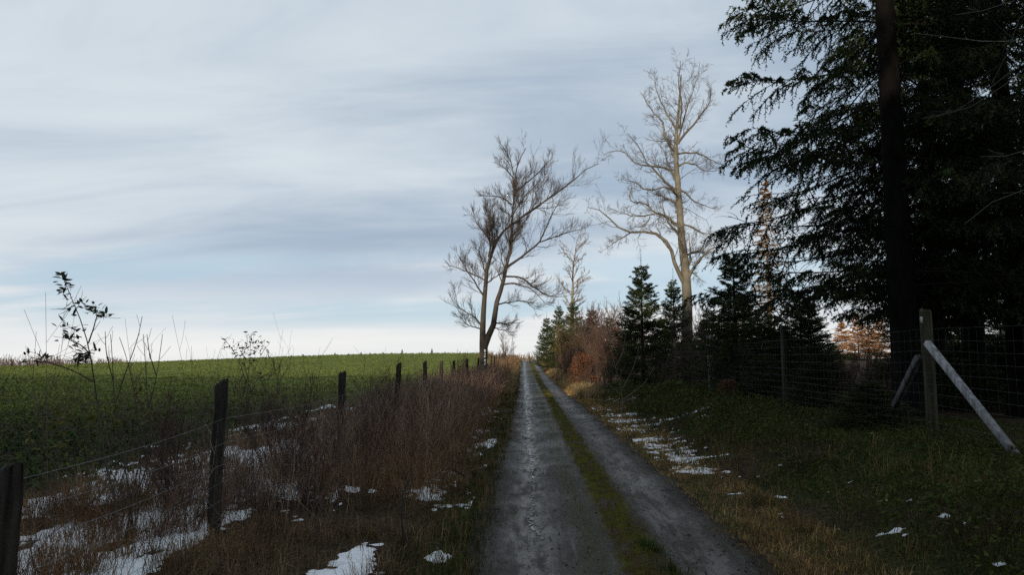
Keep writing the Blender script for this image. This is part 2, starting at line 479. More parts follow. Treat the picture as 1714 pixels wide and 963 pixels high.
# thread of melt water lying in the worn lane
wy = np.concatenate([np.arange(6.3, 16, 0.025), np.arange(16, 46, 0.06)])
wlat = -0.66 - 0.10 * smooth(8, 34, wy) + 0.03 * np.sin(wy * 0.8) + 0.05 * (fbm(wy * 1.6, wy * 0, 91) - .5) + 0.12 * smooth(6.9, 6.3, wy)
cross = np.linspace(-.085, .085, 15)
WX = (wlat + track_x(wy))[:, None] + cross[None] * (1 + .025 * wy[:, None])
WY = np.broadcast_to(wy[:, None], WX.shape)
th = np.exp(-(cross[None] / .022) ** 2) * .75 + 1.9 * (fbm(WX * 40, WY * 14, 92, 3) - .5) + .5 * (fbm(WY * 1.4, WX * 0, 93, 2) - .5) - .56 + .004 * WY
mb = MB()
WZ = ground(WX, WY) + np.clip(th, -.2, .2) * .02 + .010
idx = np.arange(WX.size).reshape(WX.shape)
Q = np.stack([idx[:-1, :-1], idx[:-1, 1:], idx[1:, 1:], idx[1:, :-1]], -1).reshape(-1, 4)
Q = Q[(th.ravel()[Q] > 0).all(1)]
mb.add(np.stack([WX, WY, WZ], -1), Q)
tag(mb.build('melt_water', M['melt'], shade=True), 'bright thread of melt water along the worn lane', 'puddle', kind='stuff')

# ---------------------------------------------------------------- snow remnants
def snow_patch(x0, x1, y0, y1, step, fn):
    xs, ys = np.arange(x0, x1, step), np.arange(y0, y1, step)
    X, Y = np.meshgrid(xs, ys)
    th = fn(X, Y)
    Z = ground(X, Y) + np.clip(th, -0.03, 0.022) + 0.002
    idx = np.arange(X.size).reshape(X.shape)
    Q = np.stack([idx[:-1, :-1], idx[:-1, 1:], idx[1:, 1:], idx[1:, :-1]], -1).reshape(-1, 4)
    keep = (th.ravel()[Q] > -0.003).any(1)
    Q = Q[keep]
    used = np.unique(Q)
    re = np.zeros(X.size, int); re[used] = np.arange(len(used))
    return np.stack([X, Y, Z], -1).reshape(-1, 3)[used], re[Q]
def g2(X, Y, cx, cy, sx, sy): return np.exp(-((X - cx) / sx) ** 2 - ((Y - cy) / sy) ** 2)
def snow_left(X, Y):
    m = 0.62 * smooth(-2.45, -2.9, X) * smooth(-6.3, -4.6, X) * smooth(15, 10, Y) + 0.40 * smooth(-6.8, -5.5, X) * smooth(-3.0, -4.0, X) * smooth(24, 14, Y) * smooth(8, 11, Y)
    m = m + 0.58 * g2(X, Y, -1.25, 4.9, .24, .9) + 0.46 * g2(X, Y, -0.78, 5.6, .18, .35) + .38 * g2(X, Y, -1.15, 6.4, .25, .3) + .55 * g2(X, Y, -1.05, 19.5, .22, 3.5) + .45 * g2(X, Y, -1.6, 8.2, .2, .25)
    n = fbm(X * 2.3 + .10 * Y, Y * 0.60 - .1 * X, 51, 4) * .62 + fbm(X * 5.5, Y * 3.0, 52, 4) * .38
    return 0.075 * (m * 1.0 + (n - 0.5) * 3.0 + (fbm(X * 19, Y * 15, 53, 2) - .5) * .55 - 0.45)
def snow_right(X, Y):
    m = 0.62 * np.exp(-((X - (2.15 + .035 * (20 - np.clip(Y, 8, 20)))) / .62) ** 2) * smooth(8.2, 10.0, Y) * smooth(27, 21, Y)
    m = m + .5 * g2(X, Y, 3.6, 16.5, .8, 1.0) + .5 * g2(X, Y, 4.2, 22.5, .8, .7) + .06 * smooth(2.2, 2.6, X) * smooth(5, 4, X) * smooth(10, 8, Y) - .22 * smooth(3.3, 4.0, X) * smooth(15, 12, Y)
    n = fbm(X * 1.3, Y * 2.0, 61, 4) * .5 + fbm(X * 6, Y * 8, 62, 4) * .5
    return 0.075 * (m + (n - 0.5) * 2.7 + (fbm(X * 19, Y * 17, 63, 2) - .5) * .8 - 0.71)
mb = MB()
for args in ((-7.0, -0.62, 2.6, 24, 0.036, snow_left), (2.0, 5.6, 5.0, 27, 0.036, snow_right)):
    V, Qs = snow_patch(*args)
    mb.add(V, Qs)
tag(mb.build('snow', M['snow'], shade=True), 'thin melting snow patches on the verges', 'snow', kind='stuff')

# ---------------------------------------------------------------- blades, stems, leaves (vectorised scatter)
def blades(mb, x, y, h, wd, lean, color, az=None, base_z=None, curve=0.6):
    n = len(x)
    z = ground(x, y) - 0.01 if base_z is None else base_z
    az = rng.uniform(0, 2 * math.pi, n) if az is None else az
    d = np.stack([np.cos(az), np.sin(az), 0 * az], 1)
    pr = np.stack([-np.sin(az), np.cos(az), 0 * az], 1)
    tw = rng.uniform(0, math.pi, n)
    pr = pr * np.cos(tw)[:, None] + d * np.sin(tw)[:, None]
    base = np.stack([x, y, z], 1)
    mid = base + d * (lean * h * (1 - curve) * .5)[:, None] + np.array([0, 0, 1.]) * (h * .58 * np.sqrt(np.maximum(1 - .3 * lean ** 2, .1)))[:, None]
    tip = base + d * (lean * h)[:, None] + np.array([0, 0, 1.]) * (h * np.sqrt(np.maximum(1 - lean ** 2 * .85, .05)))[:, None]
    hw = (wd * .5)[:, None]
    V = np.stack([base - pr * hw, base + pr * hw, mid + pr * hw * .8, mid - pr * hw * .8, tip], 1)
    i = np.arange(n)[:, None] * 5
    Q = i + np.array([[0, 1, 2, 3]]); T = i + np.array([[3, 2, 4]])
    mb.add(V, Q, T, np.repeat(color, 5, 0))

def pick(cols, n, jit=0.25):
    cols = np.asarray(cols, float)
    c = cols[rng.integers(0, len(cols), n)] * rng.uniform(1 - jit, 1 + jit, (n, 1))
    return np.clip(c, 0.004, 0.9)

def tufts(mb, x, y, nb, spread, h, hv, wd, lean, cols, jit=.25, patch=None):
    n = len(x)
    X, Y = per(x, nb), per(y, nb)
    r = np.abs(rng.normal(size=n * nb)) * np.repeat(spread, nb) if np.ndim(spread) else np.abs(rng.normal(size=n * nb)) * spread
    a = rng.uniform(0, 2 * math.pi, n * nb)
    X = X + r * np.cos(a); Y = Y + r * np.sin(a)
    hh = np.repeat(h, nb) * rng.uniform(1 - hv, 1 + hv, n * nb)
    ww = np.repeat(wd, nb) * rng.uniform(.7, 1.3, n * nb)
    ln = np.clip(lean + .25 * rng.normal(size=n * nb), .02, .98)
    az = a + .7 * rng.normal(size=n * nb)
    c = per(pick(cols, n, jit), nb) * rng.uniform(.75, 1.25, (n * nb, 1))
    blades(mb, X, Y, hh, ww, ln, c, az)

def scat(n, y0, y1, x0, x1, p=1.0):
    """log-uniform along the view, uniform across between x0(y) and x1(y)"""
    u = rng.random(n)
    y = y0 * (y1 / y0) ** u if p == 1.0 else (y0 ** (1 - p) + u * (y1 ** (1 - p) - y0 ** (1 - p))) ** (1 / (1 - p))
    a = x0(y) if callable(x0) else x0; b = x1(y) if callable(x1) else x1
    return a + (b - a) * rng.random(n), y

LE = lambda y: track_x(y) - 1.18     # left edge of the track
RE = lambda y: track_x(y) + 1.18
def px_w(y, near=0.004): return np.maximum(near, 0.00062 * y)   # blades no thinner than about half a pixel

GREEN = [(.040, .058, .014), (.060, .070, .018), (.085, .080, .028), (.030, .046, .012)]
BROWN = [(.22, .145, .072), (.165, .10, .052), (.27, .19, .10), (.115, .072, .040)]
TAN = [(.26, .20, .11), (.20, .145, .075), (.15, .11, .055)]
RUST = [(.150, .085, .066), (.120, .075, .062), (.175, .105, .075), (.095, .062, .052)]

mb = MB()
# grassy edges of the track
x, y = scat(3000, 2.5, 60, lambda y: LE(y) - 0.60, lambda y: LE(y) + 0.10)
keep = fbm(x * 1.2, y * 1.2, 12) > .33
x, y = x[keep], y[keep]
tufts(mb, x, y, 9, .05, rng.uniform(.05, .13, len(x)), .4, px_w(y, .005), .45, GREEN + BROWN[:2])
x, y = scat(3200, 3.2, 60, lambda y: RE(y) - .08, lambda y: RE(y) + .85)
tufts(mb, x, y, 9, .06, rng.uniform(.04, .13, len(x)) * (1 - .4 * smooth(.2, 0, x - RE(y))), .4, px_w(y, .005), .68, [(.36, .215, .085), (.29, .165, .065), (.42, .28, .12), (.20, .12, .052), (.15, .15, .035)])
# low growth on the middle strip
x, y = scat(3000, 3.4, 90, lambda y: track_x(y) + .02, lambda y: track_x(y) + .40)
keep = rng.random(len(x)) < smooth(.24, .05, np.abs(x - track_x(y) - .20) - .05 * (fbm(y * 2, x * 2, 9) - .3)) * smooth(.25, .5, fbm(x * 2, y * 1.5, 13))
x, y = x[keep], y[keep]
tufts(mb, x, y, 8, .035, rng.uniform(.018, .055, len(x)), .4, px_w(y, .005), .55, [(.115, .120, .020), (.135, .120, .026), (.080, .095, .016), (.13, .10, .035)])
x, y = scat(1300, 3.6, 45, lambda y: track_x(y) - .27, lambda y: track_x(y) - .10)
keep = fbm(x * 2, y * .8, 14) > .38
x, y = x[keep], y[keep]
tufts(mb, x, y, 6, .03, rng.uniform(.012, .03, len(x)), .4, px_w(y, .005), .6, [(.075, .078, .018), (.06, .055, .022)])
x = np.array([1.02, 1.05, 1.10, 0.98]); y = np.array([5.75, 5.25, 5.0, 5.9])
tufts(mb, x, y, 90, .07, np.full(4, .10), .5, np.full(4, .005), .6, [(.035, .060, .012)])
tag(mb.build('grass', M['grass']), 'short green and yellowed grass edging the track lanes', 'grass', kind='stuff')

mb = MB()
# matted brown grass on the near left verge
x, y = scat(3600, 2.7, 15, lambda y: -3.3 + 0 * y, lambda y: LE(y) - .35)
keep = (rng.random(len(x)) < smooth(.28, .55, fbm(x * .9, y * .9, 15)) * (1 - .95 * smooth(-.03, .01, snow_left(x, y)))) & ~((np.abs(x + 1.25) < .75) & (np.abs(y - 7.3) < .8) & (rng.random(len(x)) < .8))
x, y = x[keep], y[keep]
tufts(mb, x, y, 12, .09, rng.uniform(.14, .42, len(x)) * (.6 + .4 * smooth(5.5, 9, y)), .45, px_w(y, .004), .76, BROWN + RUST[:1] + TAN[2:])
x, y = scat(1000, 7.2, 36, lambda y: -3.0 + 0 * y, lambda y: LE(y) - .5)
tufts(mb, x, y, 9, .10, rng.uniform(.25, .62, len(x)), .4, px_w(y, .004), .75, [(.20, .12, .06), (.15, .085, .048), (.23, .155, .085)])
# tussocks between the fence and the crop
x, y = scat(150, 3.6, 16, -5.2, -2.9)
x = np.concatenate([x, [-2.95, -3.55, -4.3, -3.2]]); y = np.concatenate([y, [4.45, 5.8, 6.4, 7.2]])
tufts(mb, x, y, 110, .14, rng.uniform(.16, .40, len(x)), .4, px_w(y, .0045), .78, [(.19, .11, .055), (.15, .085, .045), (.23, .15, .08)])
x, y = scat(650, 3.4, 26, -6.0, -2.9)
keep = rng.random(len(x)) < (1 - .97 * smooth(-.04, .03, snow_left(x, y)))
x, y = x[keep], y[keep]
tufts(mb, x, y, 12, .08, rng.uniform(.1, .3, len(x)), .4, px_w(y, .004), .7, BROWN + RUST + GREEN[:1])
x = np.concatenate([rng.uniform(-6, -.8, 5000), rng.uniform(2.0, 5.2, 5000)]); y = np.concatenate([rng.uniform(3.2, 15, 5000), rng.uniform(6, 24, 5000)])
sv = np.where(x < 0, snow_left(x, y), snow_right(x, y))
kx = (sv > -.004) & (sv < .014)
x, y = x[kx], y[kx]
tufts(mb, x, y, 4, .03, rng.uniform(.04, .12, len(x)), .4, px_w(y, .004), .6, BROWN)
# pale sunlit grass farther along both verges
x, y = scat(1500, 29, 112, lambda y: LE(y) - 1.8, lambda y: LE(y) - .12)
tufts(mb, x, y, 9, .1, rng.uniform(.22, .50, len(x)), .4, px_w(y), .55, TAN + BROWN[:1])
x, y = scat(1300, 27, 112, lambda y: RE(y) + .25, lambda y: RE(y) + 1.3)
tufts(mb, x, y, 9, .1, rng.uniform(.15, .42, len(x)), .4, px_w(y), .6, TAN + BROWN[:1])
# rough grass on the right bank
x, y = scat(850, 4.5, 26, 2.4, 4.4)
tufts(mb, x, y, 9, .08, rng.uniform(.10, .30, len(x)), .5, px_w(y, .004), .8, [(.15, .105, .045), (.07, .075, .022), (.045, .058, .016), (.19, .12, .055)])
tag(mb.build('dry_grass', M['grass']), 'matted brown winter grass on both verges', 'grass', kind='stuff')

# low evergreen dwarf shrubs and moss on the right bank
mb = MB()
x, y = scat(8000, 4.3, 32, 2.7, 8.5)
keep = rng.random(len(x)) < smooth(2.6, 3.6, x + .9 * (fbm(x * .8, y * .8, 71) - .5)) * (1 - .7 * smooth(-.03, .03, snow_right(x, y)))
x, y = x[keep], y[keep]
hum = smooth(.35, .7, fbm(x * .8, y * .7, 72)) * smooth(6.4, 5.2, x)
n = len(x); nb = 9
X = per(x, nb) + .09 * rng.normal(size=n * nb); Y = per(y, nb) + .09 * rng.normal(size=n * nb)
hz = np.repeat(.05 + .36 * hum, nb) * rng.uniform(.3, 1.1, n * nb)
s = np.maximum(.020, .0019 * Y) * rng.uniform(.7, 1.5, n * nb)
c0 = np.stack([X, Y, ground(X, Y) + hz], 1)
d1 = unit(rng.normal(size=(n * nb, 3)) * np.array([1, 1, .6])); d2 = unit(np.cross(d1, rng.normal(size=(n * nb, 3))))
V = np.stack([c0 - d1 * s[:, None], c0 + d2 * s[:, None] * .45, c0 + d1 * s[:, None], c0 - d2 * s[:, None] * .45], 1)
mb.add(V, np.arange(n * nb)[:, None] * 4 + np.arange(4)[None], C=np.repeat(per(pick([(.046, .066, .011), (.062, .078, .014), (.070, .066, .018), (.034, .052, .010)], n), nb), 4, 0))
hz2 = np.repeat(.10 + .38 * hum, 2)
X2, Y2 = per(x, 2) + .06 * rng.normal(size=2 * n), per(y, 2) + .06 * rng.normal(size=2 * n)
blades(mb, X2, Y2, hz2 * rng.uniform(.6, 1.3, 2 * n), px_w(Y2, .004), np.clip(.4 + .2 * rng.normal(size=2 * n), .05, .95), pick([(.030, .036, .012), (.06, .045, .022)], 2 * n))
tag(mb.build('bilberry_undergrowth', M['leaf']), 'dark green dwarf shrubs and moss covering the bank', 'undergrowth', kind='stuff')

# dead stems: thicket between fence and track
def dead_stems(mb, x, y, h, lean, cols, ntw, rb, K=4):
    n = len(x)
    az = rng.uniform(0, 2 * math.pi, n)
    d = unit(np.stack([np.cos(az) * lean, np.sin(az) * lean, np.ones(n)], 1))
    pts = [np.stack([x, y, ground(x, y) - .02], 1)]
    for k in range(K - 1):
        d = unit(d + .17 * rng.normal(size=d.shape))
        pts.append(pts[-1] + d * (h / (K - 1))[:, None])
    P = np.stack(pts, 1)
    R = rb[:, None] * np.linspace(1, .45, K)[None]
    c = pick(cols, n)
    V, Qd = tubes(P, R, 3); mb.add(V, Qd, C=np.repeat(c, K * 3, 0))
    if ntw:
        Pt, Rt = branch(P, R, ntw, .25, .95, (.55, .2), .38, up=.12, wob=.12, K=3, rr=.7, rtip=.0012)
        Rt = np.maximum(Rt, np.repeat(rb * .42, ntw)[:, None])
        V, Qd = tubes(Pt, Rt, 3); mb.add(V, Qd, C=np.repeat(np.repeat(c, ntw, 0), 9, 0) * .95)
mb = MB()
x, y = scat(5200, 5.6, 37, lambda y: -3.2 - 0.008 * y, lambda y: LE(y) - .70 - .25 * smooth(14, 7, y))
dens = smooth(.22, .5, fbm(x * .9, y * .6, 16)) * smooth(4.9, 8.5, y - 1.0 * (x + 2.2))
dens = dens * (1 - .9 * np.exp(-((x + 1.25) / .7) ** 2 - ((y - 7.3) / 1.1) ** 2))
keep = rng.random(len(x)) < dens
x, y = x[keep], y[keep]
hh = rng.uniform(.45, 1.08, len(x)) * (0.78 + .40 * smooth(6, 12, y)) * (1 - .55 * smooth(.9, .1, LE(y) - .3 - x))
dead_stems(mb, x, y, hh, .48, [(.26, .15, .105), (.20, .12, .094), (.30, .19, .13), (.135, .09, .074), (.20, .14, .11), (.12, .085, .075)], 4, np.maximum(.0022, .00030 * y))
kx = rng.random(len(x)) < .16
dead_stems(mb, x[kx] + .1, y[kx], hh[kx] * 1.12, .35, [(.42, .31, .20), (.34, .23, .15)], 3, np.maximum(.0024, .00032 * y[kx]))
x, y = scat(380, 3.3, 14, -5.8, -2.0)
dead_stems(mb, x, y, rng.uniform(.35, 1.25, len(x)), .30, [(.06, .05, .04), (.09, .065, .05)], 4, np.maximum(.002, .00028 * y))
x, y = scat(75, 4.6, 13, -4.8, -2.75)
dead_stems(mb, x, y, rng.uniform(1.1, 2.0, len(x)), .16, [(.10, .08, .06), (.13, .10, .075), (.08, .07, .055)], 5, np.maximum(.0026, .0003 * y), K=6)
tag(mb.build('dead_stem_thicket', M['stem']), 'thicket of reddish brown dead stems between fence and track', 'thicket', kind='stuff')
mb = MB()
x, y = scat(1500, 36, 118, lambda y: LE(y) - 2.9, lambda y: LE(y) - .6)
dead_stems(mb, x, y, rng.uniform(.5, 1.15, len(x)), .22, [(.22, .13, .075), (.17, .10, .06), (.25, .17, .10)], 3, .00036 * y)
x, y = scat(600, 112, 150, -9.0, 9.0)
dead_stems(mb, x, y, rng.uniform(.5, 1.5, len(x)), .22, [(.18, .11, .07), (.14, .10, .06), (.22, .15, .08)], 3, .00036 * y)
tag(mb.build('sunlit_dead_stems', M['stem']), 'orange brown dead herbs lining the far track', 'thicket', kind='stuff')

# field crop: leafy clumps
mb = MB()
u = rng.random(54000)
yy = 6.0 * (175 / 6.0) ** (u ** .85)
xx = -yy * rng.uniform(.0, .92, len(yy)) - 4.4 - 1.2 * rng.random(len(yy))
d = np.hypot(xx, yy)
keep = (yy > 7 + .0 * xx) & (rng.random(len(yy)) < .15 + .85 * smooth(-4.6, -6.6, xx)) & (rng.random(len(xx)) < 1 - .45 * smooth(-.03, .03, snow_left(xx, yy)))
xx, yy, d = xx[keep], yy[keep], d[keep]
n, nb = len(xx), 4
sz = (.036 + .00042 * d) * rng.uniform(.5, 1.5, n)
a = rng.uniform(0, 2 * math.pi, (n, nb))
el = rng.uniform(.35, 1.35, (n, nb))
dr = np.stack([np.cos(a) * np.cos(el), np.sin(a) * np.cos(el), np.sin(el)], -1)
sd = np.stack([-np.sin(a), np.cos(a), 0 * a], -1)
base = np.stack([xx, yy, ground(xx, yy)], 1)[:, None] + np.array([0, 0, 1.]) * (rng.random((n, nb)) * sz[:, None] * .5)[..., None]
S = sz[:, None, None] * rng.uniform(.7, 1.3, (n, nb, 1))
mid = base + dr * S * 1.0
tip = base + dr * S * 1.75 - np.array([0, 0, .35]) * S
V = np.stack([base, mid + sd * S * .42, tip, mid - sd * S * .42], 2)
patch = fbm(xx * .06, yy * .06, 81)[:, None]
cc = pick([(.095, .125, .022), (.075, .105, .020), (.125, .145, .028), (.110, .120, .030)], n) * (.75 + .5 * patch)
near_shade = smooth(34, 14, yy + .5 * (-xx - 5))[:, None]  # near crop darkened by colour for shade, far crop brightened for sun
cc = cc * (1 - near_shade) * 1.35 + near_shade * pick([(.040, .066, .018), (.032, .056, .016), (.055, .078, .020), (.05, .06, .022)], n)
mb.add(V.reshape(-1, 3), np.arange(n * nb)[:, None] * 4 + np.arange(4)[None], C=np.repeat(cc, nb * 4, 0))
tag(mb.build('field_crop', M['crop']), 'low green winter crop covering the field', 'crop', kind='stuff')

# ---------------------------------------------------------------- conifers
def needles(mb, P, n_per, ln, wd, cols, fwd=.55, t0=0.0):
    """single-triangle needles all round each shoot polyline"""
    N = len(P)
    t = t0 + (1 - t0) * (np.tile(np.arange(n_per), N) + rng.random(N * n_per)) / n_per
    pi = np.repeat(np.arange(N), n_per)
    pos, tan = at_t(P[pi], t)
    rv = unit(np.cross(tan, rng.normal(size=tan.shape)))
    dr = unit(tan * fwd + rv * .8 + np.array([0, 0, .12]))
    sd = unit(np.cross(dr, rng.normal(size=dr.shape)))
    L = ln * rng.uniform(.7, 1.25, (N * n_per, 1))
    V = np.stack([pos - sd * wd * .5, pos + sd * wd * .5, pos + dr * L], 1)
    mb.add(V, T=np.arange(N * n_per)[:, None] * 3 + np.arange(3)[None], C=np.repeat(cols[pi], 3, 0))

def conifer(height, r_base, whorls, n_wh, reach, nsec, ntert, npn, nl, nw, droop, tip_up, hang, sec_ratio=.42, col_n=None, col_w=(.05, .036, .028), trunk_r=.05, lo_dead=0.0, sec_r=.006, ter_len=.5, lo_z=.2, rise=.15, zpow=1.0, zjit=.12, gap=None, col_t=None, thin=.01, top=.985):
    """returns (trunk builder, crown builder): axis, side branchlets, hanging shoots, needles"""
    col_n = col_n or [(.020, .030, .012), (.026, .036, .014), (.016, .026, .012)]
    tr, cr = MB(), MB()
    K = 24
    zt = np.linspace(-.3, height, K)
    wobx = .004 * height * (fbm(zt * .25, zt * 0 + rng.random() * 9, 5) - .5)
    Pt = np.stack([wobx, .6 * wobx, zt], 1)[None]
    Rt = (trunk_r * np.clip(1 - zt / height, .02, 1) ** .85 + trunk_r * .45 * np.exp(-np.maximum(zt, 0) / .35))[None]
    V, Q = tubes(Pt, Rt, 14); tr.add(V, Q, C=col_t or col_w)
    zs, azs = [], []
    for w_ in range(whorls):
        f = ((w_ + .5 * rng.random()) / whorls) ** zpow
        z = lo_z + (height - lo_z) * top * f
        k = n_wh if f < .85 else max(4, n_wh - 1)
        a0 = rng.random() * 7
        for i in range(k):
            zs.append(z + rng.normal() * zjit * height / whorls); azs.append(a0 + i * 2 * math.pi / k + rng.normal() * .25)
    zs = np.array(zs); zs = np.where(zs > (top - .015) * height, rng.uniform(.5, top - .015, len(zs)) * height, zs)
    zs = np.clip(zs, lo_z * .7, height * .99); azs = np.array(azs); nb = len(zs)
    if gap is not None:      # side kept free of living boughs
        da = np.abs((azs - gap[0] + math.pi) % (2 * math.pi) - math.pi)
        kz = (da > gap[1]) | (zs > gap[2])
        zs, azs = zs[kz], azs[kz]; nb = len(zs)
    L = reach(zs / height) * rng.uniform(.72, 1.05, nb)
    hd = np.stack([np.cos(azs), np.sin(azs), 0 * azs], 1)
    s = np.linspace(0, 1, 10)
    lowness = np.clip(1 - zs / height, 0, 1)
    sag = droop * (.55 + .6 * lowness) * L * rng.uniform(.6, 1.3, nb)
    rise_ = rise * L * (1 + 2.2 * (zs / height) ** 3)
    zc = rise_[:, None] * s[None] - sag[:, None] * (s ** 1.6)[None] + (tip_up * L)[:, None] * (s ** 4)[None]
    side = np.stack([-np.sin(azs), np.cos(azs), 0 * azs], 1)
    P = hd[:, None] * (L[:, None] * s[None])[..., None] + side[:, None] * ((rng.normal(size=nb) * .10 * L)[:, None] * (s ** 2)[None])[..., None]
    P[..., 2] += zs[:, None] + zc
    P[..., 0] += np.interp(zs, zt, wobx)[:, None]; P[..., 1] += .6 * np.interp(zs, zt, wobx)[:, None]
    R = (.003 + .0060 * L)[:, None] * np.linspace(1, .25, 10)[None] * (1 if trunk_r > .1 else .6)
    V, Q = tubes(P, R, 5); cr.add(V, Q, C=col_w)
    live = rng.random(nb) > lo_dead * smooth(.22, .05, zs / height)
    # side branchlets
    nse = nsec
    pi = np.repeat(np.arange(nb), nse); j = np.tile(np.arange(nse), nb)
    t = .12 + .86 * (j + rng.random(nb * nse)) / nse
    pos, tan = at_t(P[pi], t)
    sgn = np.where(j % 2 == 0, 1.0, -1.0)
    sd = unit(np.cross(tan, [0, 0, 1.0])) * sgn[:, None]
    dd = unit(tan * .62 + sd * .85 + .12 * rng.normal(size=tan.shape))
    prof_ = np.clip(np.sin(np.clip(t * .80 + .12, 0, 1) * math.pi) ** .7, .12, 1)
    Ls = L[pi] * sec_ratio * prof_ * rng.uniform(.55, 1.2, nb * nse)
    pts = [pos]
    for k in range(4):
        dd = unit(dd + .08 * rng.normal(size=dd.shape) - np.array([0, 0, hang * .22]))
        pts.append(pts[-1] + dd * (Ls / 4)[:, None])
    P2 = np.stack(pts, 1)
    R2 = np.maximum(sec_r * (.5 + Ls), .0022)[:, None] * np.linspace(1, .4, 5)[None]
    V, Q = tubes(P2, R2, 3); cr.add(V, Q, C=col_w)
    keep = live[pi]
    # shoots
    keep = keep & (rng.random(len(pi)) < np.clip(L[pi] / thin, .12, 1))
    P2l = P2[keep]; Ls2 = Ls[keep]
    pi2 = np.repeat(np.arange(len(P2l)), ntert); j = np.tile(np.arange(ntert), len(P2l))
    t = .18 + .8 * (j + rng.random(len(pi2))) / ntert
    pos, tan = at_t(P2l[pi2], t)
    sgn = np.where(j % 2 == 0, 1.0, -1.0)
    sd = unit(np.cross(tan, [0, 0, 1.0])) * sgn[:, None]
    dd = unit(tan * .55 + sd * .7 * (1 - .55 * hang) - np.array([0, 0, hang]) + .18 * rng.normal(size=tan.shape))
    Lt = np.clip(Ls2[pi2] * ter_len * (1 - .5 * t) * rng.uniform(.5, 1.4, len(pi2)), .05, .55)
    mid = pos + dd * (Lt * .5)[:, None]
    dd2 = unit(dd - np.array([0, 0, hang * .5]) + .12 * rng.normal(size=dd.shape))
    P3 = np.stack([pos, mid, mid + dd2 * (Lt * .5)[:, None]], 1)
    sw = unit(np.cross(P3[:, 2] - P3[:, 0], rng.normal(size=(len(P3), 3)))) * nw * .45
    cr.add(np.stack([P3[:, 0] - sw, P3[:, 0] + sw, P3[:, 2]], 1), T=np.arange(len(P3))[:, None] * 3 + np.arange(3)[None], C=tuple(v * .8 for v in col_w))
    needles(cr, P3, npn, nl, nw, pick(col_n, len(P3), .3))
    needles(cr, P2l, int(npn * 1.6), nl, nw, pick(col_n, len(P2l), .3), t0=.25)
    Pa = P[live & (rng.random(nb) < np.clip(L / thin, .3, 1))][:, 5:]
    needles(cr, Pa, npn * 2, nl, nw, pick(col_n, len(Pa), .3))
    # leader
    needles(cr, np.stack([np.stack([wobx[-3:], .6 * wobx[-3:], zt[-3:]], 1)]), npn * 3, nl, nw, pick(col_n, 1))
    return tr, cr

def plant_tree(name, trunk_me, crown_me, loc, label, cat, group=None, rz=0.0, s=1.0, sz=None):
    e = empty(name, loc, label, cat, group)
    e.rotation_euler = (0, 0, rz); e.scale = (s, s, sz or s)
    link('trunk', trunk_me, e); link('crown', crown_me, e)
    return e
def gz(x, y): return float(ground(np.array([x]), np.array([y]))[0])

# tall old spruce (one model, further trees turned and scaled)
old_reach = lambda f: np.where(f < .5, 3.75 - .5 * f, 3.3 * (1 - (f - .5) / .5) ** .8 + .25)
tr, cr = conifer(19.5, .25, 22, 5, old_reach, 23, 9, 15, .058, .028, .30, .18, .52, sec_ratio=.40, ter_len=.42, col_n=[(.030, .046, .016), (.040, .058, .020), (.023, .037, .013)], col_w=(.014, .012, .010), trunk_r=.26, lo_dead=.9, lo_z=2.5, rise=.10, zpow=1.35, zjit=.07, gap=(-2.09, .75, 10.0), col_t=(.0085, .0075, .0065))
OLD_T, OLD_C = tr.mesh('old_spruce_trunk', M['bark'], True), cr.mesh('old_spruce_crown', M['needle'])
spruce_group = 'tall old spruces behind the deer fence'
def old(px, D, s, rz, label, name='spruce_tree'):
    x = (px - 885) / FPX * D
    return plant_tree(name, OLD_T, OLD_C, (x, D, gz(x, D)), label, 'tree', spruce_group, rz, s)
old(1503, 13.0, 1.0, 0.0, 'tall spruce with thick bare trunk just behind the braced fence post')
old(1690, 14.5, .95, 2.1, 'tall dark spruce behind the wire fence at the far right edge of the picture')
old(1615, 17.5, 1.05, 4.0, 'dark spruce second in from the thick trunk, its boughs merging above the diagonal brace')
old(1560, 22.0, .95, 1.3, 'shaded spruce seen between the thick trunk and the fence brace')
old(1850, 27.0, 1.1, 2.6, 'hindmost dark spruce of the wood on the right')

# young spruces
y_reach = lambda f: 1.22 * np.clip(1 - f / .97, 0, 1) ** .95 + .05
YT, YC = [], []
for i in range(2):
    tr, cr = conifer(5.0, .06, 26, 6, y_reach, 10, 5, 8, .048, .016, .08, .18, .10, zjit=.9, thin=.55, top=.90, sec_ratio=.5, col_n=[(.045, .066, .020), (.060, .082, .026), (.034, .052, .016)], trunk_r=.06, ter_len=.55, rise=.30)
    YT.append(tr.mesh('young_spruce_trunk', M['bark'], True)); YC.append(cr.mesh('young_spruce_crown', M['needle']))
young_group = 'young spruces along the right side of the track'
def young(px, top, D, width, label, v=0, rz=0.0):
    x = (px - 885) / FPX * D
    z = gz(x, D)
    h = pix(px, top, D)[2] - z
    s = width / 2.15
    return plant_tree('young_spruce', YT[v], YC[v], (x, D, z - .05), label, 'tree', young_group, rz, s, h / 5.0)
young(1074, 415, 26, 2.6, 'dense dark young spruce with pointed top just left of the tall beech', 0, .4)
young(1127, 447, 31, 2.3, 'young spruce half hidden against the left side of the beech trunk', 1, 1.9)
young(1228, 395, 20, 2.7, 'young spruce right of the grey fence post and the beech, reaching above its neighbours', 1, 3.0)
young(1335, 462, 24, 2.7, 'young spruce with long bare leader in the sky gap beside the thick trunk', 0, 5.0)
young(1350, 480, 30, 2.6, 'bushy young spruce left of the orange larch gap', 1, .2)
young(1292, 505, 19, 2.2, 'short young spruce in front of the larch trunk', 0, 2.4)
young(1185, 500, 33, 2.6, 'young spruce between the beech trunk and the grey fence post', 0, 3.6)
young(1440, 622, 11.8, 1.6, 'low bushy spruce sapling on the bank before the thick trunk', 1, 4.4)
young(1352, 590, 16.0, 1.6, 'small spruce sapling inside the fence below the orange leaves', 0, 1.1)
young(915, 520, 62, 2.6, 'young spruce nearest the track where the hedge row begins far off', 0, .8)
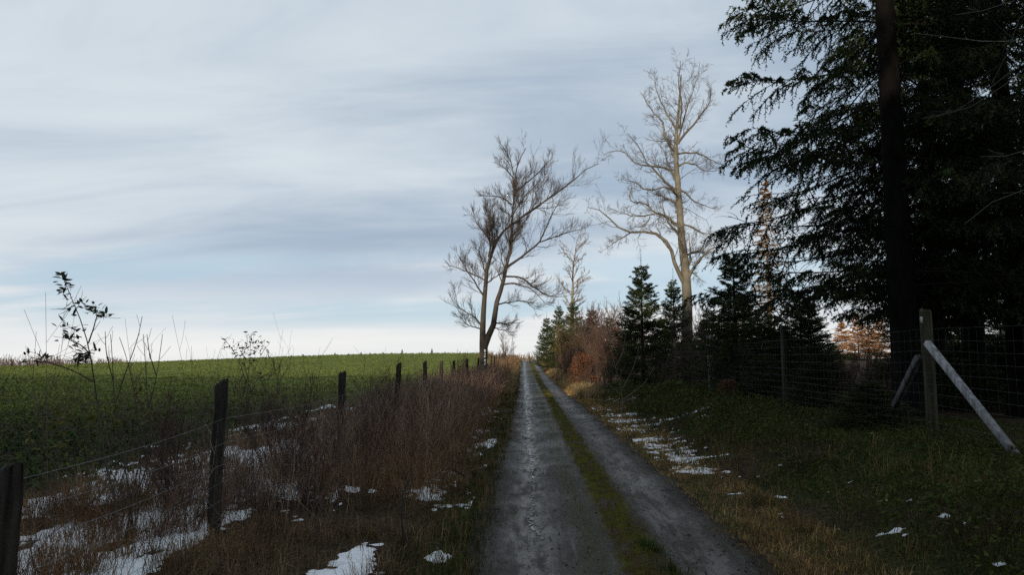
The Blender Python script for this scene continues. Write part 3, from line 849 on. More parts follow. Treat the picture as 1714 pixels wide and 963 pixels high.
young(960, 492, 66, 3.6, 'sunlit green spruce in front of the distant bare tree', 1, 2.2)
young(990, 505, 58, 3.4, 'sunlit spruce among brown shrubs right of the distant bare tree', 0, 4.1)
young(935, 500, 74, 3.4, 'farthest green spruce of the row beside the track', 1, 5.5)
young(1522, 560, 33, 3.0, 'young spruce seen low behind the thick trunk', 0, 3.3)
young(1560, 575, 30, 3.2, 'young spruce glimpsed low through the fence wires', 1, .9)
young(1240, 480, 40, 3.4, 'young spruce in the wood behind the larch foot', 1, 2.9)

WOOD_LABELS = ['shaded spruce low behind the larch foot', 'shaded spruce below the left end of the sky gap', 'shaded spruce low behind the sapling with orange leaves', 'shaded spruce low against the left edge of the thick trunk',
    'shaded spruce just behind the foot of the beech', 'shaded spruce right of the beech foot and left of the larch', 'dark spruce just right of the thick trunk', 'dark spruce above the top wires between corner post and brace',
    'dark spruce above the brace end', 'dark spruce at the very right edge above the fence', 'dark spruce far behind the corner post', 'dark spruce deep in the wood above the middle of the brace',
    'dark spruce standing past the right edge of the view', 'small shaded spruce low behind the brace', 'shaded spruce behind the pointed young spruce left of the beech', 'shaded spruce behind the reddish shrubs near the pointed spruce', 'shaded spruce farthest back behind the reddish shrubs',
    'far spruce low under the sky gap', 'far green spruce left of the orange larches', 'far low spruce in front of the orange larches', 'far spruce hidden mostly by the thick trunk', 'low spruce in the bay just right of the corner post', 'low spruce behind the wires over the brace', 'low spruce at the right edge behind the wires', 'low spruce seen past the top of the corner post',
    'low spruce left of the orange larches', 'low spruce under the orange larches beside the thick trunk']
for k, (px, top, D, wd, rz) in enumerate(((1265, 520, 34, 3.4, .3), (1310, 535, 31, 3.2, 1.1), (1300, 545, 38, 3.0, 2.0), (1500, 590, 42, 2.6, 2.7), (1175, 530, 42, 2.6, 3.3), (1215, 522, 40, 2.6, 4.1), (1530, 470, 27, 4.0, 4.9), (1610, 520, 30, 4.0, 5.3), (1690, 520, 33, 4.0, .7), (1760, 510, 34, 4.0, 1.6), (1580, 530, 38, 4.0, 2.2), (1660, 525, 42, 4.0, 3.0), (1800, 500, 26, 4.0, 4.2), (1640, 560, 22, 2.6, 4.4), (1110, 520, 44, 3.6, .6), (1060, 525, 50, 4.0, 1.4), (1020, 520, 56, 4.0, 2.9), (1345, 560, 58, 4.2, .4), (1385, 572, 92, 4.0, 1.2), (1415, 588, 90, 4.0, 2.3), (1510, 560, 66, 4.6, 3.1), (1592, 560, 16.5, 2.4, .2), (1668, 545, 18, 2.8, 1.5), (1735, 535, 17, 2.8, 2.6), (1560, 575, 20, 2.4, 3.5), (1375, 585, 26, 2.2, 4.4), (1470, 598, 20, 1.8, 5.1))):
    young(px, top, D, wd, WOOD_LABELS[k], k % 2, rz)['group'] = 'shaded spruces inside the wood'
# old spruces of the same wood beside and behind the viewpoint
for x, y, k in ((8.4, -3.5, 1.0), (13, -5, 1.0), (9, -11, 1.05), (14, -13, 1.0)):
    plant_tree('spruce_tree', OLD_T, OLD_C, (x, y, .3), 'tall spruce of the wood beside the viewpoint', 'tree', 'spruces of the wood beside the viewpoint', x + y, k)

# spruces of the wood behind the viewpoint: they shade the foreground
shade_group = 'spruces of the wood behind the viewpoint'
r2 = np.random.default_rng(5)
for row, y0 in ((0, -30), (1, -35), (2, -40)):
    for i in range(30):
        x = -88 + i * 4.0 + row * 1.33 + r2.normal() * .5
        y = y0 + r2.normal() * 1.5
        hgt = 20.4 + .9 * row + r2.normal() * .7
        if -23.0 < x + .35 * (y0 + 30) * -1 < -17.0: hgt = 13.6 + r2.normal() * .4      # a lower gap lets sun reach the verges 37 m ahead
        plant_tree('spruce_tree', YT[i % 2], YC[(i + row) % 2], (x, y, -.1), 'dark spruce in the wood behind the viewpoint', 'tree', shade_group, r2.random() * 6, 4.2, hgt / 5.0)

# orange larches
lar_reach = lambda f: np.clip(1.9 * (1 - f) ** .8, .12, 2) * smooth(.28, .42, f) + .1
tr, cr = conifer(14.0, .16, 26, 6, lar_reach, 9, 4, 6, .07, .018, .10, .10, .35, col_n=[(.26, .14, .050), (.21, .105, .04), (.30, .18, .07)], col_w=(.24, .18, .12), trunk_r=.16, lo_dead=1.0, lo_z=3.0, rise=.04, zjit=.9)
LT, LC = tr.mesh('larch_trunk', M['bark'], True), cr.mesh('larch_crown', M['needle'])
tr, cr = conifer(5.0, .06, 18, 6, y_reach, 8, 4, 7, .062, .026, .08, .14, .15, zjit=.9, sec_ratio=.5, col_n=[(.36, .16, .04), (.30, .12, .035), (.42, .21, .06)], col_w=(.16, .11, .07), trunk_r=.05, ter_len=.55, rise=.22)
LT2, LC2 = tr.mesh('small_larch_trunk', M['bark'], True), cr.mesh('small_larch_crown', M['needle'])
for px, top, D, s, label in ((1285, 292, 46, 1.0, 'orange needled larch with pale trunk rising behind the young spruces'),
                             (1428, 522, 100, 1.7, 'orange larch glowing in the middle of the gap left of the thick trunk'),
                             (1462, 528, 104, 1.7, 'orange larch close against the left edge of the thick trunk'),
                             (1402, 534, 98, 1.6, 'orange larch left in the gap beside the thick trunk'),
                             (1446, 540, 94, 1.5, 'short orange larch between two taller ones in the gap')):
    x = (px - 885) / FPX * D; z = gz(x, D); h = pix(px, top, D)[2] - z
    if D < 60: plant_tree('larch_tree', LT, LC, (x, D, z), label, 'tree', 'orange larches in the wood', D, s, h / 14.0)
    else: plant_tree('larch_tree', LT2, LC2, (x, D, z), label, 'tree', 'orange larches in the wood', D, s * 1.25, h / 5.0)

# ---------------------------------------------------------------- bare broadleaved trees
def trace(tr_pts, D, slope, K, r0, r1, depth0=0.0):
    """a limb seen in the photo, carried into depth as it leaves the trunk"""
    p0 = np.array(tr_pts[0], float)
    out = []
    for p in tr_pts:
        dist = np.hypot(*(np.array(p) - p0)) / FPX * D
        out.append(pix(p[0], p[1], D + depth0 + slope * dist))
    P = resample(np.array(out), K)
    return P[None], np.linspace(r0, r1, K)[None] ** 1.0

def bare_tree(name, trunks, limbs, D, label, cwood, ctwig, mat, levels, extra=None, group=None, K=12):
    """trunks/limbs: (pixel polyline, start radius, end radius)"""
    base = pix(*trunks[0][0][0], D)
    bx, by = base[0], D
    root = np.array([bx, by, gz(bx, by)])
    e = empty(name, root, label, 'tree', group)
    tb, cb = MB(), MB()
    LP, LR = [], []
    for pts, r0, r1 in trunks:
        P, R = trace(pts, D, 0.0, 20, r0, r1)
        R = r1 + (r0 - r1) * (1 - np.linspace(0, 1, 20)[None]) ** levels.get('tpow', 1.0)
        P = P + np.array([0, 0, 0])
        flare = r0 * .45 * np.exp(-(np.maximum(P[..., 2] - root[2], 0)) / .5) if pts is trunks[0][0] else 0
        V, Q = tubes(P, R + flare, 12)
        tb.add(V - root, Q, C=cwood)
        LP.append(P[:, 6:][:, np.linspace(0, 13, K).astype(int)]); LR.append(R[:, 6:][:, np.linspace(0, 13, K).astype(int)])
    ml = []
    for i, (pts, r0, r1) in enumerate(limbs):
        P, R = trace(pts, D, rng.uniform(-.75, .75), K, r0, r1)
        w_ = .5 * r0 + .012
        P[:, 1:] = P[:, 1:] + rng.normal(size=P[:, 1:].shape) * w_ * .5
        ml.append((P, R))
    PL = np.concatenate([m[0] for m in ml]); RL = np.concatenate([m[1] for m in ml])
    if extra:
        Pe, Re = branch(np.concatenate(LP), np.concatenate(LR), extra[0], extra[1], extra[2], (extra[3], .2), extra[4], up=extra[5], wob=.16, K=K, rr=.45, rtip=.008)
        PL = np.concatenate([PL, Pe]); RL = np.concatenate([RL, Re])
    V, Q = tubes(PL, RL, 6); cb.add(V - root, Q, C=cwood)
    cur = [(PL, RL)]
    if levels.get('trunk_too', True):
        cur_p, cur_r = np.concatenate([PL] + [p[:, 3:][:, np.linspace(0, K - 4, K).astype(int)] for p in LP]), np.concatenate([RL] + [r[:, 3:][:, np.linspace(0, K - 4, K).astype(int)] for r in LR])
        # keep parent polylines strictly increasing
        cur_p = cur_p + rng.normal(size=cur_p.shape) * 1e-4
    else:
        cur_p, cur_r = PL, RL
    for lv in levels['lv']:
        cur_p, cur_r = branch(cur_p, cur_r, **lv)
        V, Q = tubes(cur_p, cur_r, 4 if lv is levels['lv'][0] else 3)
        f = 1.0 if lv is levels['lv'][0] else 0.0
        cb.add(V - root, Q, C=tuple(np.array(cwood) * f * .8 + np.array(ctwig) * (1 - f * .8)))
    t = tb.build('trunk', mat, e, True)
    c = cb.build('crown', mat, e, True)
    return e, root

BW, BT = (.135, .120, .090), (.100, .086, .076)
pxr = lambda p, D: p / FPX * D
D = 35.0
be_trunk = [([(1153, 668), (1151, 610), (1150, 560), (1150, 500), (1147, 450), (1141, 400), (1137, 340), (1133, 290), (1131, 240), (1135, 195), (1138, 160), (1140, 125)], pxr(11.5, D), pxr(1.0, D))]
be_limbs = [
    ([(1148, 480), (1141, 464), (1131, 441), (1123, 416), (1107, 396), (1088, 389), (1057, 389), (1042, 382), (1017, 362), (1001, 350), (984, 348)], 5.5, .7),
    ([(1057, 389), (1032, 404), (1011, 418)], 1.6, .5),
    ([(1137, 380), (1113, 362), (1096, 356), (1084, 344), (1071, 337), (1055, 338), (1053, 329), (1059, 315)], 4.0, .8),
    ([(1096, 359), (1071, 361), (1042, 358), (1021, 348)], 2.0, .5),
    ([(1088, 362), (1082, 375), (1063, 381)], 1.6, .5),
    ([(1135, 340), (1113, 331), (1096, 325)], 3.0, 1.4),
    ([(1132, 325), (1113, 312), (1096, 319), (1080, 317), (1063, 306), (1042, 300)], 2.8, .5),
    ([(1131, 318), (1105, 296), (1084, 272), (1066, 241), (1050, 226)], 3.2, .5),
    ([(1131, 296), (1115, 280), (1094, 278), (1066, 275), (1037, 252), (1008, 259)], 3.0, .5),
    ([(1131, 255), (1115, 236), (1110, 205), (1094, 187), (1071, 153)], 3.4, .5),
    ([(1133, 222), (1115, 187), (1105, 169), (1094, 127)], 2.6, .5),
    ([(1138, 215), (1141, 174), (1136, 140), (1140, 100)], 2.2, .5),
    ([(1134, 240), (1146, 226), (1167, 200), (1188, 169), (1190, 145)], 3.4, .5),
    ([(1134, 240), (1151, 179), (1167, 130), (1172, 104)], 2.6, .5),
    ([(1134, 258), (1142, 256), (1167, 257), (1188, 267), (1214, 278)], 2.8, .5),
    ([(1134, 278), (1141, 275), (1162, 275), (1177, 285), (1200, 286)], 2.6, .5),
    ([(1139, 375), (1146, 377), (1159, 380), (1175, 389), (1208, 392)], 2.4, .6),
    ([(1146, 428), (1154, 425), (1167, 420), (1179, 414), (1188, 407)], 3.0, .8),
    ([(1160, 423), (1188, 423), (1206, 424)], 2.4, .6),
    ([(1136, 318), (1146, 321), (1159, 335), (1179, 344), (1196, 350)], 2.2, .6),
    ([(1150, 455), (1160, 458), (1172, 468)], 2.0, .8),
]
be_limbs = [(p, pxr(a * .72, D), pxr(b * .7, D)) for p, a, b in be_limbs]
lv_be = {'lv': [dict(nc=13, t0=.12, t1=1.0, ang=(.75, .25), ratio=.38, up=.05, wob=.20, K=6, rr=.36, rtip=.0058, lmin=.35, rmax=.024, sp=.10),
                dict(nc=6, t0=.15, t1=1.0, ang=(.7, .25), ratio=.52, up=.04, wob=.22, K=4, rr=.6, rtip=.0042, lmin=.2, sp=.09),
                dict(nc=5, t0=.2, t1=1.0, ang=(.6, .25), ratio=.60, up=.03, wob=.2, K=3, rr=.75, rtip=.0033, lmin=.16, sp=.06)]}
e_be, _ = bare_tree('beech_tree', be_trunk, be_limbs, D, 'tall bare beech with pale sunlit trunk above the young spruces', BW, BT, M['beech_bark'], lv_be, extra=(11, .05, .72, .8, .24, .06))

D = 38.0
tt = [([(810, 652), (810, 626), (808, 585), (808, 551), (810, 512), (813, 476), (818, 436), (826, 420), (834, 396), (856, 377), (880, 358), (913, 336), (956, 306), (983, 282), (1002, 274)], pxr(7.0, D), pxr(.6, D)),
      ([(810, 600), (812, 576), (817, 564), (825, 547), (831, 508), (840, 481), (848, 444), (855, 414), (857, 371), (859, 344), (861, 320), (862, 296), (869, 270), (880, 248)], pxr(6.2, D), pxr(.6, D))]
tl_ = [
    ([(860, 293), (853, 266), (840, 243)], 1.5, .5), ([(857, 342), (840, 331), (805, 328)], 2.2, .5), ([(860, 298), (834, 271)], 1.3, .5),
    ([(862, 322), (891, 298), (926, 264)], 2.2, .5), ([(849, 447), (880, 425), (902, 406), (918, 371), (937, 333)], 3.0, .6),
    ([(902, 406), (934, 395), (978, 382)], 1.8, .5), ([(857, 377), (891, 352), (929, 325), (972, 290)], 2.4, .5),
    ([(844, 463), (869, 464), (889, 478), (919, 495), (948, 497)], 2.4, .5), ([(841, 477), (865, 475), (889, 485), (912, 508)], 2.2, .5),
    ([(833, 510), (856, 506), (881, 506), (896, 520)], 2.0, .5), ([(826, 540), (840, 542), (859, 541)], 2.2, .9), ([(824, 549), (842, 553), (862, 558)], 1.5, .4),
    ([(811, 500), (790, 466), (780, 452), (767, 425)], 2.0, .5), ([(809, 551), (796, 533), (767, 512), (761, 487)], 2.0, .5),
    ([(808, 551), (781, 543), (771, 531)], 1.6, .5), ([(818, 430), (821, 406), (805, 382), (787, 355)], 2.4, .5), ([(813, 470), (789, 458), (754, 444)], 1.7, .5),
    ([(814, 476), (832, 462), (842, 456)], 1.8, 1.0), ([(858, 360), (878, 330), (905, 300)], 1.5, .5), ([(826, 421), (822, 380), (812, 345)], 1.8, .5),
]
tl_ = [(p, pxr(a * .75, D), pxr(b * .7, D)) for p, a, b in tl_]
lv_tt = {'tpow': 1.7, 'lv': [dict(nc=14, t0=.10, t1=1.0, ang=(.6, .2), ratio=.40, up=.12, wob=.13, K=6, rr=.40, rtip=.0062, lmin=.4, rmax=.026, sp=.12),
                dict(nc=6, t0=.15, t1=1.0, ang=(.5, .2), ratio=.62, up=.14, wob=.11, K=4, rr=.6, rtip=.0046, lmin=.3, sp=.10),
                dict(nc=5, t0=.2, t1=1.0, ang=(.45, .2), ratio=.62, up=.14, wob=.10, K=3, rr=.7, rtip=.0036, lmin=.25, sp=.07)]}
TW, TT = (.055, .047, .038), (.080, .062, .054)
e_tt, tt_root = bare_tree('twin_stem_tree', tt, tl_, D, 'bare tree forking into two stems beside the left fence, trail marks on its trunk', TW, TT, M['beech_bark'], lv_tt, extra=(11, .05, .70, .7, .24, .1))

# painted trail marks on that trunk, facing the track user
def box(mb, c, sx, sy, sz, C, rz=0.0):
    v = np.array([[x, y, z] for x in (-1, 1) for y in (-1, 1) for z in (-1, 1)], float) * np.array([sx, sy, sz]) / 2
    cr_, sr_ = math.cos(rz), math.sin(rz)
    v = np.stack([v[:, 0] * cr_ - v[:, 1] * sr_, v[:, 0] * sr_ + v[:, 1] * cr_, v[:, 2]], 1) + np.array(c)
    mb.add(v, [[0, 1, 3, 2], [4, 6, 7, 5], [0, 4, 5, 1], [2, 3, 7, 6], [0, 2, 6, 4], [1, 5, 7, 3]], C=C)
WHT, BLK = (.80, .80, .78), (.02, .02, .02)
for py0, py1, marks in ((585.5, 599.5, ((.60, .14, 1), (.10, .16, -1))), (602, 611.5, ((.52, .12, 1), (.12, .13, -1)))):
    mb = MB()
    top, bot = pix(812.3, py0, D), pix(812.8, py1, D)
    hgt = top[2] - bot[2]
    cx_, cz_ = top[0], (top[2] + bot[2]) / 2
    yf = D - .262
    box(mb, (cx_, yf, top[2] - hgt * .19), .105, .014, hgt * .38, WHT)
    box(mb, (cx_ + .012, yf, top[2] - hgt * .55), .075, .014, hgt * .17, WHT)
    box(mb, (cx_ - .004, yf, bot[2] + hgt * .14), .085, .014, hgt * .25, WHT)
    box(mb, (cx_ - .01, yf - .008, top[2] - hgt * .22), .045, .004, hgt * .07, (.30, .08, .10))
    box(mb, (cx_ + .012, yf - .008, bot[2] + hgt * .15), .03, .004, hgt * .05, BLK)
    o = mb.build('trail_blaze', M['paint'], None)
    o.data.transform(Matrix.Translation(-Vector(tt_root)))
    o.parent = e_tt

def generic_bare(height, r0, nl, spread, cw, ct, mat, name, up=.1, lv=None, lean=0.0, stems=1, seed=1, t0=.3):
    """trunk builder and crown builder of a free-standing bare tree or shrub"""
    K = 12
    P, R = [], []
    for s_ in range(stems):
        a = rng.uniform(0, 6.28); l = lean * rng.uniform(.4, 1.2)
        d = unit(np.array([math.cos(a) * l, math.sin(a) * l, 1.0])); p = np.array([math.cos(a), math.sin(a), 0]) * (.10 * (stems > 1)); pts = [p + [0, 0, -.15]]
        hgt = height * (rng.uniform(.6, 1.05) if stems > 1 else 1)
        for k in range(K - 1):
            d = unit(d + .07 * rng.normal(size=3) + [0, 0, .05]); pts.append(pts[-1] + d * hgt / (K - 1))
        P.append(pts); R.append(np.linspace(r0, r0 * .12, K) * (rng.uniform(.6, 1) if stems > 1 else 1))
    P, R = np.array(P), np.array(R)
    tb, cb = MB(), MB()
    V, Q = tubes(P, R, 7); tb.add(V, Q, C=cw)
    cp, cr_ = P, R
    for i, l in enumerate(lv):
        cp, cr_ = branch(cp, cr_, **l)
        V, Q = tubes(cp, cr_, 4 if i == 0 else 3); cb.add(V, Q, C=ct if i else tuple(.5 * (np.array(cw) + np.array(ct))))
    return tb, cb
# distant bare tree over the hedge row
tb, cb = generic_bare(14.5, .26, 1, 1, (.22, .18, .13), (.17, .13, .10), M['beech_bark'], '', lv=[
    dict(nc=26, t0=.38, t1=1.0, ang=(.8, .2), ratio=.26, up=.10, wob=.16, K=6, rr=.5, rtip=.02, lmin=.8),
    dict(nc=8, t0=.15, t1=1, ang=(.6, .2), ratio=.45, up=.08, wob=.16, K=4, rr=.7, rtip=.014, lmin=.4),
    dict(nc=5, t0=.2, t1=1, ang=(.6, .2), ratio=.5, up=.06, wob=.16, K=3, rr=.8, rtip=.010, lmin=.25)])
t_me, c_me = tb.mesh('bare_trunk', M['beech_bark'], True), cb.mesh('bare_crown', M['twig'], True)
x = (958 - 885) / FPX * 76
plant_tree('bare_tree', t_me, c_me, (x, 76, gz(x, 76)), 'distant bare tree standing out of the green spruces by the track', 'tree', None, .5, 1.0, (pix(955, 405, 76)[2] - gz(x, 76)) / 14.5)

# bare reddish shrubs, three models
SH = []
for i, (h, cw, ct) in enumerate(((4.2, (.085, .058, .045), (.090, .052, .040)), (3.2, (.08, .055, .042), (.095, .055, .042)), (2.2, (.10, .075, .055), (.105, .068, .050)))):
    tb, cb = generic_bare(h, .022, 1, 1, cw, ct, None, '', stems=11, lean=.42, lv=[
        dict(nc=11, t0=.15, t1=1, ang=(.5, .2), ratio=.34, up=.10, wob=.14, K=5, rr=.5, rtip=.0055, lmin=.2),
        dict(nc=8, t0=.15, t1=1, ang=(.5, .2), ratio=.50, up=.08, wob=.14, K=3, rr=.6, rtip=.0042, lmin=.12)])
    SH.append((tb.mesh('shrub_stems', M['twig'], True), cb.mesh('shrub_twigs', M['twig'], True), h))
def shrub(px, D, h, label, v=0, rz=0.0, group='bare shrubs along the right side of the track', s=None, x=None):
    x = (px - 885) / FPX * D if x is None else x
    st, tw, h0 = SH[v]
    e = empty('bare_shrub', (x, D, gz(x, D) - .05), label, 'shrub', group)
    e.rotation_euler = (0, 0, rz); k = h / h0; e.scale = (s or k, s or k, k)
    link('stem', st, e); link('twig_crown', tw, e)
    return e
GOLD = 'fine twigged brown shrubs filling the hedge row'
shrub(1003, 41, 4.6, 'tall reddish brown bare shrub behind the russet beech bush', 0, .2)
shrub(1028, 33, 3.9, 'bare brown shrub between the russet bush and the pointed spruce', 1, 1.2)
shrub(985, 52, 5.0, 'brown bare shrub right of the sunlit green spruces', 0, 2.5)
shrub(950, 56, 3.6, 'greyish brown bare shrub at the edge of the far track', 1, 3.1)
shrub(935, 66, 3.4, 'farthest brown shrub on the right verge of the track', 1, 4.0)
shrub(1005, 37.5, 2.3, 'low dark red shrub beside the russet beech bush', 2, 5.0)
shrub(1050, 36, 4.4, 'bare shrub behind the pointed young spruce', 0, 5.5)
shrub(1175, 30, 3.2, 'brown bare shrub at the beech foot right of its trunk', 1, .9)
shrub(1120, 33, 3.0, 'brown bare shrub in front of the beech trunk', 1, 2.0)
shrub(1152, 25.5, 3.0, 'brown twiggy shrub before the beech foot by the thin fence post', 1, 2.4, GOLD)
shrub(1182, 24.0, 3.3, 'brown twiggy shrub behind the grey fence post', 0, 4.6, GOLD)
shrub(1108, 23.5, 1.7, 'low twiggy shrub at the foot of the pointed spruce', 2, 1.4, GOLD)
shrub(1255, 23.0, 2.6, 'twiggy shrub right of the grey fence post', 1, 5.4, GOLD)
shrub(1405, 25, 1.9, 'brown twiggy shrub under the left of the orange larches', 1, .4, GOLD)
shrub(1438, 28, 2.1, 'brown twiggy shrub under the middle of the orange larches', 2, 1.9, GOLD)
shrub(1425, 19, 1.3, 'low brown shrub inside the fence before the orange gap', 2, 3.9, GOLD)
shrub(1195, 38, 5.2, 'pale bare shrub right of the beech trunk against the sky', 0, 3.8)
shrub(975, 46, 3.2, 'twiggy grey shrub above the russet bush', 2, 1.7)
for k, (px, D, h, lb) in enumerate(((962, 43, 3.2, 'fine twigged shrub left of the russet bush'), (1018, 45, 4.8, 'tall fine twigged shrub behind the reddish ones'), (940, 50, 2.6, 'low shrub at the track edge below the far spruces'), (970, 60, 5.6, 'tall twiggy shrub under the distant bare tree'),
        (1000, 62, 5.8, 'tall twiggy shrub behind the hedge row'), (925, 72, 3.6, 'small shrub beside the young spruce nearest the far track'), (1035, 52, 5.6, 'tall twiggy shrub left of the pointed spruce'), (1012, 33.5, 2.6, 'low twiggy shrub right of the russet bush'), (988, 48, 4.2, 'bushy brown shrub above the dark russet bush'), (1095, 40, 4.6, 'brown shrub seen between the two spruces left of the beech'))):
    shrub(px, D, h, lb, k % 3, k * 1.3, GOLD)
shrub(850, 92, 4.3, 'round brown bush on the far left verge against the sky', 1, 1.0, 'bare shrubs on the left side of the track')
shrub(838, 80, 2.4, 'lower brown bush left of the round far bush', 2, 2.0, 'bare shrubs on the left side of the track')
shrub(768, 24, 1.9, 'sparse grey bush in the fence line left of the twin stem tree', 2, 3.0, 'bare shrubs on the left side of the track', s=.45)
shrub(782, 31, 1.7, 'low tangled bush at the foot of the twin stem tree', 2, 4.1, 'bare shrubs on the left side of the track', s=.6)
shrub(1455, 15, 1.5, 'thin bare bush inside the fence left of the thick trunk', 2, 2.6, s=.7)
for k, (x, y, h, lb) in enumerate(((-2.35, 7.6, 1.15, 'dark twiggy shrub by the track side of the square post'), (-3.1, 8.6, 1.5, 'twiggy shrub in the fence line before the third post'), (-2.2, 9.8, 1.2, 'low dark shrub in the reddish thicket near the third post'), (-3.0, 12.4, 1.5, 'dark shrub in the fence line between third and fourth posts'), (-1.9, 13.5, 1.1, 'low twiggy shrub amid the reddish thicket'), (-2.6, 16.5, 1.2, 'dark shrub amid the thicket by the fifth post'), (-3.4, 6.7, 1.3, 'twiggy shrub rising from the snow beyond the square post'))):
    shrub(0, y, h, lb, k % 3, k * .9, 'dark twiggy shrubs along the left fence', s=h / 2.6, x=x)
shrub(905, 124, 2.2, 'small bush past the crest on the right of the track', 2, 2.2, 'bushes past the crest of the track')
shrub(888, 130, 2.0, 'small bush past the crest in line with the track', 2, 4.2, 'bushes past the crest of the track')

# russet leaf-holding beech bushes
def leaf_cloud(mb, n, c, r, size, cols, flat=1.0):
    d = unit(rng.normal(size=(n, 3))) * (rng.random((n, 1)) ** .45)
    pos = np.array(c) + d * np.array(r)
    d1 = unit(rng.normal(size=(n, 3))); d2 = unit(np.cross(d1, rng.normal(size=(n, 3))))
    s = size * rng.uniform(.6, 1.3, (n, 1))
    V = np.stack([pos - d1 * s, pos + d2 * s * .55, pos + d1 * s, pos - d2 * s * .55], 1)
    mb.add(V, np.arange(n)[:, None] * 4 + np.arange(4)[None], C=np.repeat(pick(cols, n, .35), 4, 0))
def russet(px, D, h, w_, n, size, label, cols, rz=0.0):
    x = (px - 885) / FPX * D; z = gz(x, D)
    e = empty('beech_bush', (x, D, z), label, 'bush', 'russet leafed beech bushes')
    st, tw, h0 = SH[2]
    o = link('stem', st, e); o.scale = (w_ / 2.4, w_ / 2.4, h / h0)
    o = link('twig_crown', tw, e); o.scale = (w_ / 2.4, w_ / 2.4, h / h0); 
    mb = MB()
    for k in range(26):
        a = rng.uniform(0, 6.28); rr_ = w_ * .36 * math.sqrt(rng.random()); zz_ = h * rng.uniform(.12, .92)
        rr_ *= (1.05 - (zz_ / h) ** 2 * .6)
        leaf_cloud(mb, n // 26, (rr_ * math.cos(a), rr_ * math.sin(a), zz_), (w_ * .2, w_ * .2, h * .12), size, cols)
    mb.build('leaves', M['leaf'], e)
YG = [(.12, .13, .03), (.16, .15, .04), (.09, .10, .025), (.18, .12, .04)]
RC = [(.18, .075, .034), (.145, .055, .028), (.11, .042, .024), (.21, .10, .05)]
russet(975, 36.5, 1.85, 1.9, 3600, .035, 'bright russet beech bush at the right edge of the track', RC)
russet(948, 57, 4.2, 3.4, 2600, .06, 'yellow green leafed bush among the far spruces by the track', YG)
russet(935, 68, 3.2, 3.0, 1500, .06, 'olive bush at the far end of the hedge row', YG)
russet(972, 47, 3.0, 2.6, 2000, .05, 'brown and olive bush above the bright russet one', [(.15, .10, .05), (.11, .09, .04), (.19, .11, .05)])
russet(992, 40, 1.5, 1.8, 1300, .04, 'darker russet bush half behind the bright russet one', [(.16, .055, .03), (.12, .045, .025)])
russet(1212, 18.5, .62, .75, 700, .022, 'small red brown leafy bush at the foot of the grey fence post', [(.14, .045, .025), (.10, .035, .022)])
russet(1150, 31, 2.6, 1.5, 900, .032, 'dull red leafed bush before the beech trunk', [(.15, .055, .03), (.11, .045, .03)])
russet(1292, 27, 3.2, 1.8, 600, .035, 'orange leaved sapling low between the young spruces', [(.45, .17, .06), (.34, .12, .05)])

# ---------------------------------------------------------------- leafy saplings by the left fence
def leaf_mesh(mb, pos, dr, nrm, L, W, c):
    """folded oval leaves: six faces each"""
    n = len(pos)
    sd = unit(np.cross(dr, nrm)); up = np.cross(sd, dr)
    L = L[:, None]; W = W[:, None]
    V = np.stack([pos, pos + dr * L * .3 + sd * W * .42 + up * W * .12, pos + dr * L * .65 + sd * W * .40 + up * W * .10, pos + dr * L - up * W * .1,
                  pos + dr * L * .65 - sd * W * .40 + up * W * .10, pos + dr * L * .3 - sd * W * .42 + up * W * .12, pos + dr * L * .33, pos + dr * L * .66], 1)
    i = np.arange(n)[:, None] * 8
    T = np.concatenate([i + np.array([[0, 1, 6]]), i + np.array([[0, 6, 5]]), i + np.array([[2, 3, 7]]), i + np.array([[7, 3, 4]])])
    Q = np.concatenate([i + np.array([[1, 2, 7, 6]]), i + np.array([[6, 7, 4, 5]])])
    mb.add(V, Q, T, np.repeat(c, 8, 0))
def sapling(label, D, stems, leafy, leaf_L, leaf_cols, name='leafy_sapling', bare=(), rs=.007, group=None, wood=(.075, .062, .048), nb=4):
    """stems: pixel polylines; leafy: (pixel x, y, spread px, count) clusters"""
    b = pix(*stems[0][0], D)
    root = np.array([b[0], D, gz(b[0], D)])
    e = empty(name, root, label, 'shrub', group)
    mb = MB(); lp = []
    for i, s_ in enumerate(stems):
        P, R = trace(s_, D, rng.uniform(-.15, .15), 12, rs * (1 if i == 0 else .7), rs * .3)
        if i == 0 or s_[0][1] > 800: P[0, 0, 2] = gz(P[0, 0, 0], P[0, 0, 1]) - .03
        V, Q = tubes(P, R, 5); mb.add(V - root, Q, C=wood); lp.append((P, R))
    PP, RR = np.concatenate([p for p, r in lp]), np.concatenate([r for p, r in lp])
    Pb, Rb = branch(PP, RR, nb, .25, .95, (.55, .2), .16 if nb == 4 else .34, up=.08, wob=.1, K=4, rr=.6, rtip=.0016, lmin=.12)
    V, Q = tubes(Pb, Rb, 3); mb.add(V - root, Q, C=wood)
    mb.build('stem', M['twig'], e, True)
    mb = MB()
    for (px, py, sp, cnt) in leafy:
        c = pix(px, py, D)
        cnt = int(cnt * 1.35)
        pos = c + np.stack([rng.normal(size=cnt) * sp / FPX * D * .5, rng.normal(size=cnt) * sp / FPX * D * .4, rng.normal(size=cnt) * sp / FPX * D * .5], 1)
        dr = unit(np.stack([rng.normal(size=cnt), rng.normal(size=cnt) * .6, rng.normal(size=cnt) * .45 + .25], 1))
        nrm = unit(rng.normal(size=(cnt, 3)) * .5 + np.array([0, -.2, 1]))
        leaf_mesh(mb, pos - root, dr, nrm, leaf_L * rng.uniform(.7, 1.2, cnt), leaf_L * .38 * rng.uniform(.8, 1.2, cnt), pick(leaf_cols, cnt, .3))
    mb.build('leaves', M['leaf'], e)
    return e
LG = [(.045, .050, .028), (.060, .062, .030), (.035, .042, .026)]
LY = [(.13, .125, .025), (.17, .145, .03), (.09, .10, .025)]
